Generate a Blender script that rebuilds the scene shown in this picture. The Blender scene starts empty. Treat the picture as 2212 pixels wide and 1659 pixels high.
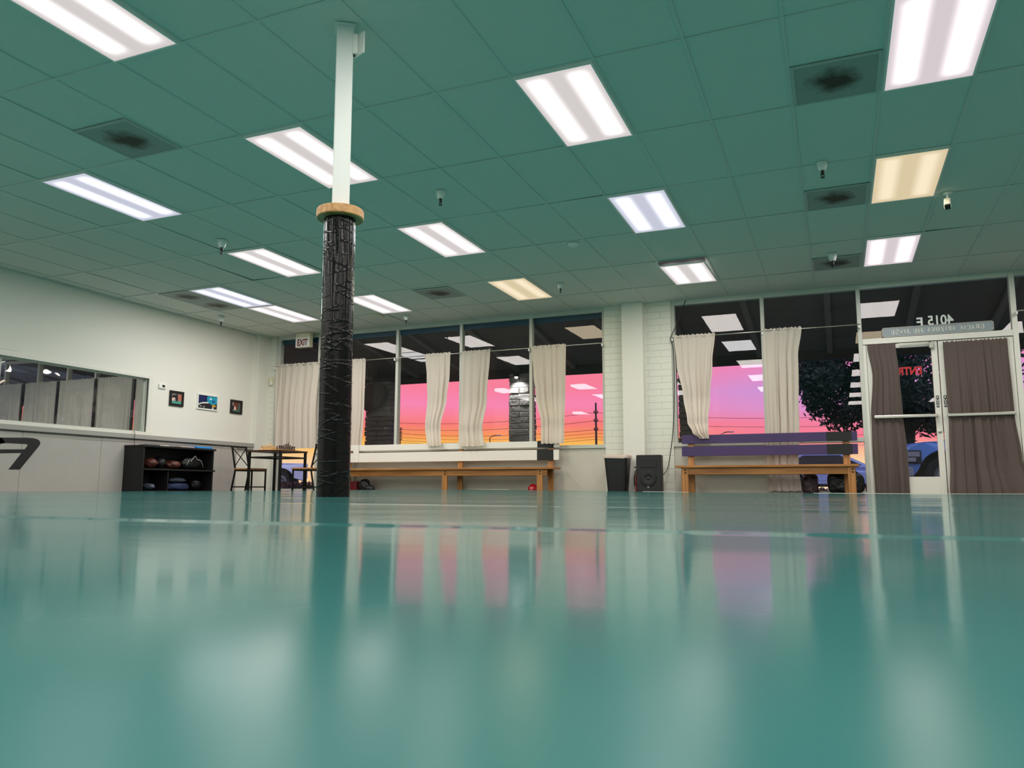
import bpy, bmesh, math, random
from mathutils import Vector, Matrix

random.seed(7)
SC = bpy.context.scene
COL = SC.collection
PI = math.pi
H = 0.09            # height of the camera above the concrete floor; all z below are measured from the camera

# ------------------------------------------------------------------ camera
YAW, PITCH, ROLL = 0.3957, 0.1348, 0.0024
FPX = 1672.8
cy_, sy_, cp_, sp_ = math.cos(YAW), math.sin(YAW), math.cos(PITCH), math.sin(PITCH)
FWD = Vector((-sy_*cp_, cy_*cp_, sp_))
RGT0 = Vector((cy_, sy_, 0))
UP0 = RGT0.cross(FWD)
RGT = RGT0*math.cos(ROLL) + UP0*math.sin(ROLL)
UP = -RGT0*math.sin(ROLL) + UP0*math.cos(ROLL)
cam_data = bpy.data.cameras.new('camera')
cam = bpy.data.objects.new('camera', cam_data)
COL.objects.link(cam)
M = Matrix((RGT, UP, -FWD)).transposed().to_4x4()
M.translation = Vector((0, 0, H))
cam.matrix_world = M
cam_data.sensor_fit = 'HORIZONTAL'
cam_data.sensor_width = 36.0
cam_data.lens = FPX/2212*36.0
cam_data.clip_start = 0.01
cam_data.clip_end = 500
cam_data.dof.use_dof = True
cam_data.dof.focus_distance = 8.0
cam_data.dof.aperture_fstop = 10.0
SC.camera = cam

SC.view_settings.view_transform = 'Standard'
SC.view_settings.look = 'None'
SC.view_settings.gamma = 1.0
SC.view_settings.use_curve_mapping = False
SC.view_settings.exposure = 0.0
SC.cycles.max_bounces = 10
SC.cycles.diffuse_bounces = 6
SC.cycles.glossy_bounces = 5
SC.cycles.transparent_max_bounces = 12
SC.cycles.sample_clamp_indirect = 8.0
SC.cycles.use_denoising = True
SC.cycles.caustics_reflective = False
SC.cycles.caustics_refractive = False

# ------------------------------------------------------------------ world: sunset sky
def rgb(r, g, b):
    f = lambda c: (c/255/12.92) if c/255 <= 0.04045 else ((c/255+0.055)/1.055)**2.4
    return (f(r), f(g), f(b), 1)

def build_world():
    w = bpy.data.worlds.new('sunset_sky')
    SC.world = w
    w.use_nodes = True
    nt = w.node_tree
    nt.nodes.clear()
    N, L = nt.nodes.new, nt.links.new
    out, bg = N('ShaderNodeOutputWorld'), N('ShaderNodeBackground')
    tc, sep = N('ShaderNodeTexCoord'), N('ShaderNodeSeparateXYZ')
    L(tc.outputs['Generated'], sep.inputs[0])
    # elevation in units of 0..1 for 0..0.35 (sine)
    el = N('ShaderNodeMapRange')
    el.inputs[1].default_value, el.inputs[2].default_value = -0.02, 0.33
    L(sep.outputs[2], el.inputs[0])
    def ramp(stops):
        r = N('ShaderNodeValToRGB')
        cr = r.color_ramp
        while len(cr.elements) > 1:
            cr.elements.remove(cr.elements[-1])
        for i, (s, c) in enumerate(stops):
            p = (math.sin(math.radians(s))+0.02)/0.35
            e = cr.elements[0] if i == 0 else cr.elements.new(min(1, p))
            e.position = min(1, max(0, p))
            e.color = c
        L(el.outputs[0], r.inputs[0])
        return r
    west = ramp([(-1, rgb(255, 205, 150)), (1.8, rgb(255, 212, 164)), (3.2, rgb(255, 196, 90)), (3.9, rgb(255, 152, 92)),
                 (4.7, rgb(255, 126, 122)), (6.2, rgb(255, 136, 182)), (7.4, rgb(255, 130, 160)), (8.8, rgb(255, 128, 150)), (12, rgb(200, 112, 150)), (20, rgb(165, 165, 215))])
    east = ramp([(-1, rgb(255, 215, 180)), (1.5, rgb(255, 228, 180)), (2.6, rgb(255, 190, 150)), (3.5, rgb(255, 125, 145)), (4.7, rgb(250, 132, 165)),
                 (5.5, rgb(228, 148, 205)), (7, rgb(212, 152, 220)), (9, rgb(246, 138, 190)), (13, rgb(180, 130, 180)), (20, rgb(165, 165, 215))])
    back = ramp([(-1, rgb(190, 195, 235)), (5, rgb(215, 222, 255)), (20, rgb(205, 215, 255))])
    at = N('ShaderNodeMath'); at.operation = 'ARCTAN2'
    L(sep.outputs[0], at.inputs[0]); L(sep.outputs[1], at.inputs[1])
    mr = N('ShaderNodeMapRange'); mr.interpolation_type = 'SMOOTHSTEP'
    mr.inputs[1].default_value, mr.inputs[2].default_value = math.radians(-17), math.radians(-3)
    L(at.outputs[0], mr.inputs[0])
    m1 = N('ShaderNodeMix'); m1.data_type = 'RGBA'
    L(mr.outputs[0], m1.inputs['Factor']); L(west.outputs[0], m1.inputs['A']); L(east.outputs[0], m1.inputs['B'])
    mb = N('ShaderNodeMapRange')
    mb.inputs[1].default_value, mb.inputs[2].default_value = 0.35, -0.2
    L(sep.outputs[1], mb.inputs[0])
    m2 = N('ShaderNodeMix'); m2.data_type = 'RGBA'
    L(mb.outputs[0], m2.inputs['Factor']); L(m1.outputs['Result'], m2.inputs['A']); L(back.outputs[0], m2.inputs['B'])
    L(m2.outputs['Result'], bg.inputs[0])
    bg.inputs[1].default_value = 1.0
    L(bg.outputs[0], out.inputs[0])
build_world()

# ------------------------------------------------------------------ materials
def mat(name, color, rough=0.6, metal=0.0, spec=0.5, bump=None, var=None, stretch=None, trans=0.0, coat=0.0, emit=None):
    """principled material. bump = (scale, strength, distance); var = (scale, amount, colour2); stretch = scale vector of the noise space"""
    m = bpy.data.materials.new(name)
    m.use_nodes = True
    nt = m.node_tree
    b = nt.nodes['Principled BSDF']
    N, L = nt.nodes.new, nt.links.new
    c = tuple(color) if len(color) == 4 else (*color, 1)
    b.inputs['Base Color'].default_value = c
    b.inputs['Roughness'].default_value = rough
    b.inputs['Metallic'].default_value = metal
    b.inputs['Specular IOR Level'].default_value = spec
    if coat:
        b.inputs['Coat Weight'].default_value = coat
        b.inputs['Coat Roughness'].default_value = 0.1
    if bump or var:
        tc, mp = N('ShaderNodeTexCoord'), N('ShaderNodeMapping')
        L(tc.outputs['Object'], mp.inputs[0])
        if stretch:
            mp.inputs['Scale'].default_value = stretch
    if var:
        n = N('ShaderNodeTexNoise'); n.inputs['Scale'].default_value = var[0]; n.inputs['Detail'].default_value = 5
        L(mp.outputs[0], n.inputs[0])
        r = N('ShaderNodeMapRange'); r.inputs[1].default_value, r.inputs[2].default_value = 0.35, 0.65
        r.inputs[4].default_value = var[1]
        L(n.outputs['Fac'], r.inputs[0])
        mx = N('ShaderNodeMix'); mx.data_type = 'RGBA'
        mx.inputs['A'].default_value = c
        mx.inputs['B'].default_value = var[2] if len(var[2]) == 4 else (*var[2], 1)
        L(r.outputs[0], mx.inputs['Factor']); L(mx.outputs['Result'], b.inputs['Base Color'])
    if bump:
        n = N('ShaderNodeTexNoise'); n.inputs['Scale'].default_value = bump[0]; n.inputs['Detail'].default_value = 4
        L(mp.outputs[0], n.inputs[0])
        bp = N('ShaderNodeBump'); bp.inputs['Strength'].default_value = bump[1]; bp.inputs['Distance'].default_value = bump[2]
        L(n.outputs['Fac'], bp.inputs['Height']); L(bp.outputs[0], b.inputs['Normal'])
    if emit:
        b.inputs['Emission Color'].default_value = (*emit[0], 1)
        b.inputs['Emission Strength'].default_value = emit[1]
    return m

def cloth_mat(name, color, translucent=0.35, weave=True):
    m = bpy.data.materials.new(name)
    m.use_nodes = True
    nt = m.node_tree
    nt.nodes.clear()
    N, L = nt.nodes.new, nt.links.new
    out, mx = N('ShaderNodeOutputMaterial'), N('ShaderNodeMixShader')
    d, t = N('ShaderNodeBsdfDiffuse'), N('ShaderNodeBsdfTranslucent')
    c = (*color[:3], 1)
    d.inputs[0].default_value = c; t.inputs[0].default_value = c
    mx.inputs[0].default_value = translucent
    tc, n, bp = N('ShaderNodeTexCoord'), N('ShaderNodeTexNoise'), N('ShaderNodeBump')
    n.inputs['Scale'].default_value = 28; n.inputs['Detail'].default_value = 4
    mp = N('ShaderNodeMapping'); mp.inputs['Scale'].default_value = (1, 1, 0.35)
    L(tc.outputs['Object'], mp.inputs[0]); L(mp.outputs[0], n.inputs[0])
    L(n.outputs['Fac'], bp.inputs['Height']); bp.inputs['Strength'].default_value = 0.5; bp.inputs['Distance'].default_value = 0.01
    L(bp.outputs[0], d.inputs['Normal'])
    L(d.outputs[0], mx.inputs[1]); L(t.outputs[0], mx.inputs[2]); L(mx.outputs[0], out.inputs[0])
    return m

def glass_mat(name, tint=(0.97, 0.98, 0.975), f0=0.042, wave=None, rough=0.0):
    m = bpy.data.materials.new(name)
    m.use_nodes = True
    nt = m.node_tree
    nt.nodes.clear()
    N, L = nt.nodes.new, nt.links.new
    out, mx = N('ShaderNodeOutputMaterial'), N('ShaderNodeMixShader')
    tr, gl, lw = N('ShaderNodeBsdfTransparent'), N('ShaderNodeBsdfGlossy'), N('ShaderNodeLayerWeight')
    lw.inputs[0].default_value = 0.5
    pw, fr = N('ShaderNodeMath'), N('ShaderNodeMath')        # Schlick's curve, the same from both sides of the pane
    pw.operation = 'POWER'; pw.inputs[1].default_value = 5; L(lw.outputs['Facing'], pw.inputs[0])
    fr.operation = 'MULTIPLY_ADD'; fr.inputs[1].default_value = 1-f0; fr.inputs[2].default_value = f0
    L(pw.outputs[0], fr.inputs[0])
    tr.inputs[0].default_value = (*tint, 1)
    gl.inputs['Roughness'].default_value = rough
    if wave:
        tc, n, bp = N('ShaderNodeTexCoord'), N('ShaderNodeTexNoise'), N('ShaderNodeBump')
        n.inputs['Scale'].default_value = wave[0]; n.inputs['Detail'].default_value = 1
        L(tc.outputs['Object'], n.inputs[0]); L(n.outputs['Fac'], bp.inputs['Height'])
        bp.inputs['Strength'].default_value = 1; bp.inputs['Distance'].default_value = wave[1]
        L(bp.outputs[0], gl.inputs['Normal'])
    L(fr.outputs[0], mx.inputs[0]); L(tr.outputs[0], mx.inputs[1]); L(gl.outputs[0], mx.inputs[2])
    L(mx.outputs[0], out.inputs[0])
    return m

def wood_mat(name, c1, c2, axis='X', rough=0.45):
    st = {'X': (1.2, 22, 22), 'Y': (22, 1.2, 22), 'Z': (22, 22, 1.2)}[axis]
    return mat(name, c1, rough, var=(1.6, 1.0, c2), bump=(3, 0.15, 0.004), stretch=st)

def brick_mat():
    m = mat('painted_block', rgb(222, 222, 210), 0.6)
    nt = m.node_tree
    b = nt.nodes['Principled BSDF']
    N, L = nt.nodes.new, nt.links.new
    tc, sp, cb, bt = N('ShaderNodeTexCoord'), N('ShaderNodeSeparateXYZ'), N('ShaderNodeCombineXYZ'), N('ShaderNodeTexBrick')
    L(tc.outputs['Object'], sp.inputs[0])
    ad = N('ShaderNodeMath'); ad.operation = 'ADD'
    L(sp.outputs[0], ad.inputs[0]); L(sp.outputs[1], ad.inputs[1])
    L(ad.outputs[0], cb.inputs[0]); L(sp.outputs[2], cb.inputs[1])
    L(cb.outputs[0], bt.inputs[0])
    bt.inputs['Scale'].default_value = 1.0
    bt.inputs['Brick Width'].default_value = 0.40
    bt.inputs['Row Height'].default_value = 0.102
    bt.inputs['Mortar Size'].default_value = 0.006
    bt.inputs['Mortar Smooth'].default_value = 0.6
    n = N('ShaderNodeTexNoise'); n.inputs['Scale'].default_value = 14
    L(tc.outputs['Object'], n.inputs[0])
    s = N('ShaderNodeMath'); s.operation = 'MULTIPLY_ADD'
    L(n.outputs['Fac'], s.inputs[0]); s.inputs[1].default_value = -0.35
    inv = N('ShaderNodeMath'); inv.operation = 'SUBTRACT'; inv.inputs[0].default_value = 1
    L(bt.outputs['Fac'], inv.inputs[1]); L(inv.outputs[0], s.inputs[2])
    bp = N('ShaderNodeBump'); bp.inputs['Strength'].default_value = 0.7; bp.inputs['Distance'].default_value = 0.008
    L(s.outputs[0], bp.inputs['Height']); L(bp.outputs[0], b.inputs['Normal'])
    return m

def mat_floor():
    """teal vinyl: glossy, gently rippled, with one long ridge where two rolls of it meet"""
    m = mat('teal_vinyl', (0.03, 0.13, 0.118), 0.17, spec=0.5)
    m.node_tree.nodes['Principled BSDF'].inputs['IOR'].default_value = 1.09
    nt = m.node_tree
    b = nt.nodes['Principled BSDF']
    N, L = nt.nodes.new, nt.links.new
    tc = N('ShaderNodeTexCoord')
    mp = N('ShaderNodeMapping'); mp.inputs['Rotation'].default_value = (0, 0, -0.33); mp.inputs['Scale'].default_value = (0.35, 1.0, 1)
    L(tc.outputs['Object'], mp.inputs[0])
    n1 = N('ShaderNodeTexNoise'); n1.inputs['Scale'].default_value = 5.5; n1.inputs['Detail'].default_value = 3
    n2 = N('ShaderNodeTexNoise'); n2.inputs['Scale'].default_value = 1.1; n2.inputs['Detail'].default_value = 2
    L(mp.outputs[0], n1.inputs[0]); L(tc.outputs['Object'], n2.inputs[0])
    a = N('ShaderNodeMath'); a.operation = 'MULTIPLY_ADD'; a.inputs[1].default_value = 0.22
    L(n1.outputs['Fac'], a.inputs[0])
    k = N('ShaderNodeMath'); k.operation = 'MULTIPLY'; k.inputs[1].default_value = 0.8
    L(n2.outputs['Fac'], k.inputs[0]); L(k.outputs[0], a.inputs[2])
    bp = N('ShaderNodeBump'); bp.inputs['Strength'].default_value = 1.0; bp.inputs['Distance'].default_value = 0.0035
    L(a.outputs[0], bp.inputs['Height'])
    L(bp.outputs[0], b.inputs['Normal'])
    # worn, duller patches
    n3 = N('ShaderNodeTexNoise'); n3.inputs['Scale'].default_value = 2.3; n3.inputs['Detail'].default_value = 4
    L(tc.outputs['Object'], n3.inputs[0])
    r = N('ShaderNodeMapRange'); r.inputs[1].default_value, r.inputs[2].default_value = 0.35, 0.7
    r.inputs[3].default_value, r.inputs[4].default_value = -0.006, 0.006
    L(n3.outputs['Fac'], r.inputs[0])
    # a finely grained sheet: dull from above, mirror-like only at a very flat angle
    lw, rg, ra = N('ShaderNodeLayerWeight'), N('ShaderNodeMapRange'), N('ShaderNodeMath')
    lw.inputs[0].default_value = 0.5
    rg.interpolation_type = 'SMOOTHSTEP'
    rg.inputs[1].default_value, rg.inputs[2].default_value = 0.72, 0.90
    rg.inputs[3].default_value, rg.inputs[4].default_value = 0.262, 0.10
    L(lw.outputs['Facing'], rg.inputs[0])
    ra.operation = 'ADD'; L(r.outputs[0], ra.inputs[0]); L(rg.outputs[0], ra.inputs[1])
    L(ra.outputs[0], b.inputs['Roughness'])
    mx = N('ShaderNodeMix'); mx.data_type = 'RGBA'
    mx.inputs['A'].default_value = (0.031, 0.138, 0.130, 1); mx.inputs['B'].default_value = (0.037, 0.149, 0.141, 1)
    L(n3.outputs['Fac'], mx.inputs['Factor']); L(mx.outputs['Result'], b.inputs['Base Color'])
    return m

def lens_mat(name, base, tube, lo=0.76, hi=1.5):
    """ribbed acrylic lens of a strip light: two tubes glow through it. Object x = across, y = along"""
    m = bpy.data.materials.new(name)
    m.use_nodes = True
    nt = m.node_tree
    nt.nodes.clear()
    N, L = nt.nodes.new, nt.links.new
    out, em = N('ShaderNodeOutputMaterial'), N('ShaderNodeEmission')
    tc, sp = N('ShaderNodeTexCoord'), N('ShaderNodeSeparateXYZ')
    L(tc.outputs['Object'], sp.inputs[0])
    ab = N('ShaderNodeMath'); ab.operation = 'ABSOLUTE'; L(sp.outputs[0], ab.inputs[0])
    d = N('ShaderNodeMath'); d.operation = 'SUBTRACT'; L(ab.outputs[0], d.inputs[0]); d.inputs[1].default_value = 0.155
    d2 = N('ShaderNodeMath'); d2.operation = 'ABSOLUTE'; L(d.outputs[0], d2.inputs[0])
    r1 = N('ShaderNodeMapRange'); r1.interpolation_type = 'SMOOTHSTEP'
    r1.inputs[1].default_value, r1.inputs[2].default_value = 0.12, 0.02
    L(d2.outputs[0], r1.inputs[0])
    ay = N('ShaderNodeMath'); ay.operation = 'ABSOLUTE'; L(sp.outputs[1], ay.inputs[0])
    r2 = N('ShaderNodeMapRange'); r2.interpolation_type = 'SMOOTHSTEP'
    r2.inputs[1].default_value, r2.inputs[2].default_value = 0.575, 0.46
    L(ay.outputs[0], r2.inputs[0])
    f = N('ShaderNodeMath'); f.operation = 'MULTIPLY'; L(r1.outputs[0], f.inputs[0]); L(r2.outputs[0], f.inputs[1])
    mx = N('ShaderNodeMix'); mx.data_type = 'RGBA'
    mx.inputs['A'].default_value = (*base, 1); mx.inputs['B'].default_value = (*tube, 1)
    L(f.outputs[0], mx.inputs['Factor'])
    st = N('ShaderNodeMapRange'); st.inputs[3].default_value, st.inputs[4].default_value = lo, hi
    L(f.outputs[0], st.inputs[0])
    L(mx.outputs['Result'], em.inputs[0]); L(st.outputs[0], em.inputs[1])
    L(em.outputs[0], out.inputs[0])
    return m

def grille_mat():
    """perforated vent face with a blot of soot in its middle"""
    m = mat('vent_grille', rgb(120, 130, 124), 0.6)
    nt = m.node_tree
    b = nt.nodes['Principled BSDF']
    N, L = nt.nodes.new, nt.links.new
    tc = N('ShaderNodeTexCoord')
    vo = N('ShaderNodeTexVoronoi'); vo.inputs['Scale'].default_value = 95; vo.inputs['Randomness'].default_value = 0
    L(tc.outputs['Object'], vo.inputs[0])
    r0 = N('ShaderNodeMapRange'); r0.inputs[1].default_value, r0.inputs[2].default_value = 0.28, 0.36
    L(vo.outputs['Distance'], r0.inputs[0])
    mx = N('ShaderNodeMix'); mx.data_type = 'RGBA'
    mx.inputs['A'].default_value = (0.012, 0.014, 0.013, 1); mx.inputs['B'].default_value = rgb(158, 166, 160)
    L(r0.outputs[0], mx.inputs['Factor'])
    ln = N('ShaderNodeVectorMath'); ln.operation = 'LENGTH'; L(tc.outputs['Object'], ln.inputs[0])
    n = N('ShaderNodeTexNoise'); n.inputs['Scale'].default_value = 7; L(tc.outputs['Object'], n.inputs[0])
    a = N('ShaderNodeMath'); a.operation = 'MULTIPLY_ADD'; a.inputs[1].default_value = 0.22
    L(n.outputs['Fac'], a.inputs[0]); L(ln.outputs['Value'], a.inputs[2])
    r1 = N('ShaderNodeMapRange'); r1.inputs[1].default_value, r1.inputs[2].default_value = 0.32, 0.19
    L(a.outputs[0], r1.inputs[0])
    mx2 = N('ShaderNodeMix'); mx2.data_type = 'RGBA'
    L(r1.outputs[0], mx2.inputs['Factor']); L(mx.outputs['Result'], mx2.inputs['A']); mx2.inputs['B'].default_value = rgb(52, 48, 32)
    L(mx2.outputs['Result'], b.inputs['Base Color'])
    return m

def photo_mat(name, bands, axis_h='y'):
    """a printed photograph as soft blots of colour"""
    m = mat(name, bands[0], 0.25)
    nt = m.node_tree
    b = nt.nodes['Principled BSDF']
    N, L = nt.nodes.new, nt.links.new
    tc, n = N('ShaderNodeTexCoord'), N('ShaderNodeTexNoise')
    n.inputs['Scale'].default_value = 9; n.inputs['Detail'].default_value = 3
    L(tc.outputs['Object'], n.inputs[0])
    r = N('ShaderNodeValToRGB'); r.color_ramp.interpolation = 'CONSTANT'
    cr = r.color_ramp
    k = len(bands)
    for i, c in enumerate(bands):
        p = 0.36+0.28*i/k
        e = cr.elements[0] if i == 0 else (cr.elements[1] if i == 1 else cr.elements.new(p))
        e.position = 0 if i == 0 else p
        e.color = c
    L(n.outputs['Fac'], r.inputs[0]); L(r.outputs[0], b.inputs['Base Color'])
    return m

MT = {}
MT['wall'] = mat('white_wall_paint', rgb(226, 224, 214), 0.6, bump=(90, 0.12, 0.003))
MT['block'] = brick_mat()
MT['lowwall'] = mat('grey_white_panel', rgb(205, 201, 188), 0.6, bump=(30, 0.1, 0.004), var=(2.5, 0.35, rgb(186, 182, 168)))
MT['ceil'] = mat('ceiling_tile', rgb(220, 224, 216), 0.9, spec=0.1, bump=(220, 0.5, 0.004), var=(180, 0.6, rgb(196, 202, 194)))
MT['tbar'] = mat('ceiling_bar', rgb(205, 210, 204), 0.5)
MT['concrete'] = mat('concrete_floor', rgb(120, 118, 112), 0.7, var=(3, 0.6, rgb(95, 94, 90)))
MT['teal'] = mat_floor()
MT['whitetape'] = mat('white_edge_strip', rgb(225, 225, 215), 0.5)
MT['alu'] = mat('painted_aluminium', rgb(196, 198, 188), 0.4, metal=0.0)
MT['doorwhite'] = mat('door_frame_paint', rgb(222, 220, 210), 0.4)
MT['steel'] = mat('brushed_steel', rgb(190, 188, 180), 0.28, metal=1.0)
MT['darksteel'] = mat('dark_metal', rgb(40, 38, 36), 0.4, metal=0.6)
MT['glass'] = glass_mat('window_glass')
MT['wavyglass'] = glass_mat('wavy_glass', tint=(0.86, 0.94, 0.93), f0=0.075, wave=(2.0, 0.028))
MT['bluetrim'] = mat('blue_painted_band', (0.0, 0.05, 0.10), 0.5)
MT['cream'] = cloth_mat('cream_curtain_cloth', rgb(236, 226, 212), 0.33)
MT['brown'] = cloth_mat('brown_curtain_cloth', rgb(104, 92, 88), 0.12)
MT['greycloth'] = cloth_mat('grey_curtain_cloth', rgb(190, 190, 182), 0.2)
MT['wood'] = wood_mat('honey_pine', rgb(178, 122, 62), rgb(146, 92, 42), 'X')
MT['woodz'] = wood_mat('honey_pine_upright', rgb(182, 128, 68), rgb(150, 96, 46), 'Z')
MT['ringwood'] = wood_mat('collar_pine', rgb(206, 160, 104), rgb(176, 124, 72), 'Y')
MT['purple'] = mat('purple_paint', rgb(64, 44, 94), 0.45, bump=(14, 0.1, 0.003), var=(4, 0.4, rgb(54, 36, 80)))
MT['whitepaint'] = mat('white_bench_paint', rgb(232, 229, 220), 0.45)
MT['blackpaint'] = mat('black_bench_paint', rgb(12, 11, 11), 0.5)
MT['bolt'] = mat('dark_bolt', rgb(26, 22, 20), 0.4, metal=0.5)
MT['black'] = mat('black_plastic', rgb(15, 15, 16), 0.45)
MT['matteblack'] = mat('matte_black_board', rgb(14, 13, 14), 0.55)
MT['wrap'] = mat('black_plastic_wrap', rgb(5, 5, 6), 0.17, spec=0.3, bump=(60, 0.2, 0.002), stretch=(1, 1, 2.5))
MT['bag'] = mat('black_bin_bag', rgb(11, 11, 14), 0.22, bump=(12, 0.7, 0.03))
MT['maroon'] = mat('dark_maroon_bag', rgb(62, 38, 46), 0.3, bump=(11, 0.7, 0.03))
MT['postpaint'] = mat('white_post_paint', rgb(226, 230, 226), 0.45)
MT['whiteplastic'] = mat('white_plastic', rgb(232, 232, 226), 0.35)
MT['cream_plastic'] = mat('cream_plastic', rgb(222, 212, 180), 0.4)
MT['lcd'] = mat('dark_display', rgb(52, 56, 46), 0.2)
MT['red'] = mat('red_paint', rgb(180, 20, 24), 0.3)
MT['darkred'] = mat('dark_red_letters', rgb(120, 14, 30), 0.4)
MT['redneon'] = mat('red_sign_letters', rgb(190, 16, 30), 0.4)
MT['paleletter'] = mat('pale_letters', rgb(214, 222, 216), 0.5)
MT['signboard'] = mat('grey_blue_signboard', rgb(138, 150, 156), 0.45)
MT['signletter'] = mat('cream_sign_letters', rgb(206, 206, 192), 0.5)
MT['greypad'] = mat('grey_wall_pad', rgb(172, 168, 162), 0.5, bump=(60, 0.12, 0.003), var=(3, 0.3, rgb(160, 156, 150)))
MT['greytrim'] = mat('grey_ledge_paint', rgb(158, 156, 150), 0.5)
MT['blackink'] = mat('black_lettering', rgb(18, 18, 20), 0.5)
MT['lens_white'] = lens_mat('light_lens_white', (0.86, 0.80, 0.79), (1, 0.97, 0.96))
MT['lens_warm'] = lens_mat('light_lens_cream', (0.88, 0.72, 0.46), (1.0, 0.86, 0.62), 0.80, 0.96)
MT['lens_cool'] = lens_mat('light_lens_bluish', (0.74, 0.76, 0.90), (0.92, 0.95, 1.0))
MT['lens_pink'] = lens_mat('light_lens_pinkish', (0.88, 0.79, 0.82), (1, 0.93, 0.95))
MT['grille'] = grille_mat()
MT['ventframe'] = mat('vent_frame', rgb(180, 186, 180), 0.5)
MT['asphalt'] = mat('asphalt', rgb(78, 72, 74), 0.8, bump=(60, 0.4, 0.01), var=(0.6, 0.7, rgb(104, 84, 84)))
MT['soffit'] = mat('porch_boards', rgb(120, 114, 110), 0.8, var=(2, 0.3, rgb(100, 95, 92)), stretch=(0.3, 9, 1))
MT['rafter'] = mat('porch_rafter', rgb(140, 134, 130), 0.7)
MT['fascia'] = mat('dark_fascia', rgb(58, 46, 46), 0.8)
MT['stone'] = mat('rough_stone_block', rgb(120, 116, 112), 0.85, bump=(9, 0.9, 0.05), var=(5, 0.6, rgb(90, 86, 84)))
MT['trunk'] = mat('tree_bark', rgb(48, 42, 38), 0.9, bump=(12, 0.7, 0.03))
MT['leaf'] = mat('dark_leaves', rgb(44, 52, 42), 0.7, var=(3, 0.6, rgb(32, 40, 36)))
MT['pole'] = mat('dark_utility_wood', rgb(60, 36, 40), 0.8)
MT['wire'] = mat('black_wire', rgb(30, 18, 24), 0.6)
MT['bluecar'] = mat('blue_truck_paint', rgb(112, 160, 242), 0.3, coat=0.6)
MT['lilaccar'] = mat('pale_blue_car_paint', rgb(176, 186, 240), 0.3, coat=0.6)
MT['whitecar'] = mat('white_car_paint', rgb(228, 226, 246), 0.3, coat=0.5)
MT['carglass'] = mat('dark_car_glass', rgb(70, 58, 64), 0.1)
MT['tyre'] = mat('tyre_rubber', rgb(20, 20, 22), 0.8)
MT['wheelrim'] = mat('alloy_rim', rgb(120, 120, 126), 0.3, metal=0.8)
MT['headlamp'] = mat('headlamp_glass', rgb(150, 146, 160), 0.1)
MT['lightwood'] = mat('light_boxwood', rgb(205, 158, 92), 0.4)
MT['darkchess'] = mat('dark_walnut', rgb(60, 34, 24), 0.4)
MT['tablewood'] = wood_mat('dark_table_wood', rgb(78, 46, 30), rgb(56, 32, 22), 'X')
MT['seatwood'] = wood_mat('chair_seat_wood', rgb(176, 122, 72), rgb(150, 98, 54), 'X')
MT['blackframe'] = mat('black_picture_frame', rgb(14, 14, 14), 0.4)
MT['photo_a'] = photo_mat('photo_sparring', [rgb(60, 140, 128), rgb(225, 180, 165), rgb(34, 30, 40), rgb(178, 104, 86), rgb(215, 200, 196)])
MT['photo_b'] = photo_mat('photo_blue', [rgb(12, 12, 16), rgb(14, 32, 84), rgb(16, 150, 178), rgb(24, 26, 40), rgb(200, 160, 50)])
MT['photo_c'] = photo_mat('photo_dark', [rgb(40, 62, 58), rgb(100, 44, 34), rgb(30, 26, 26), rgb(214, 190, 178), rgb(80, 60, 52)])
MT['bluecloth'] = mat('navy_cloth', rgb(24, 36, 72), 0.7, bump=(14, 0.5, 0.02))
MT['greycloth_gear'] = mat('slate_cloth', rgb(70, 78, 92), 0.6, bump=(14, 0.5, 0.02))
MT['brownleather'] = mat('brown_leather', rgb(84, 42, 34), 0.5)
MT['blueplastic'] = mat('bright_blue_plastic', rgb(40, 140, 220), 0.4)
MT['paper'] = mat('pale_paper', rgb(200, 180, 168), 0.6)

# ------------------------------------------------------------------ mesh helpers
LOC = {}

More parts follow.
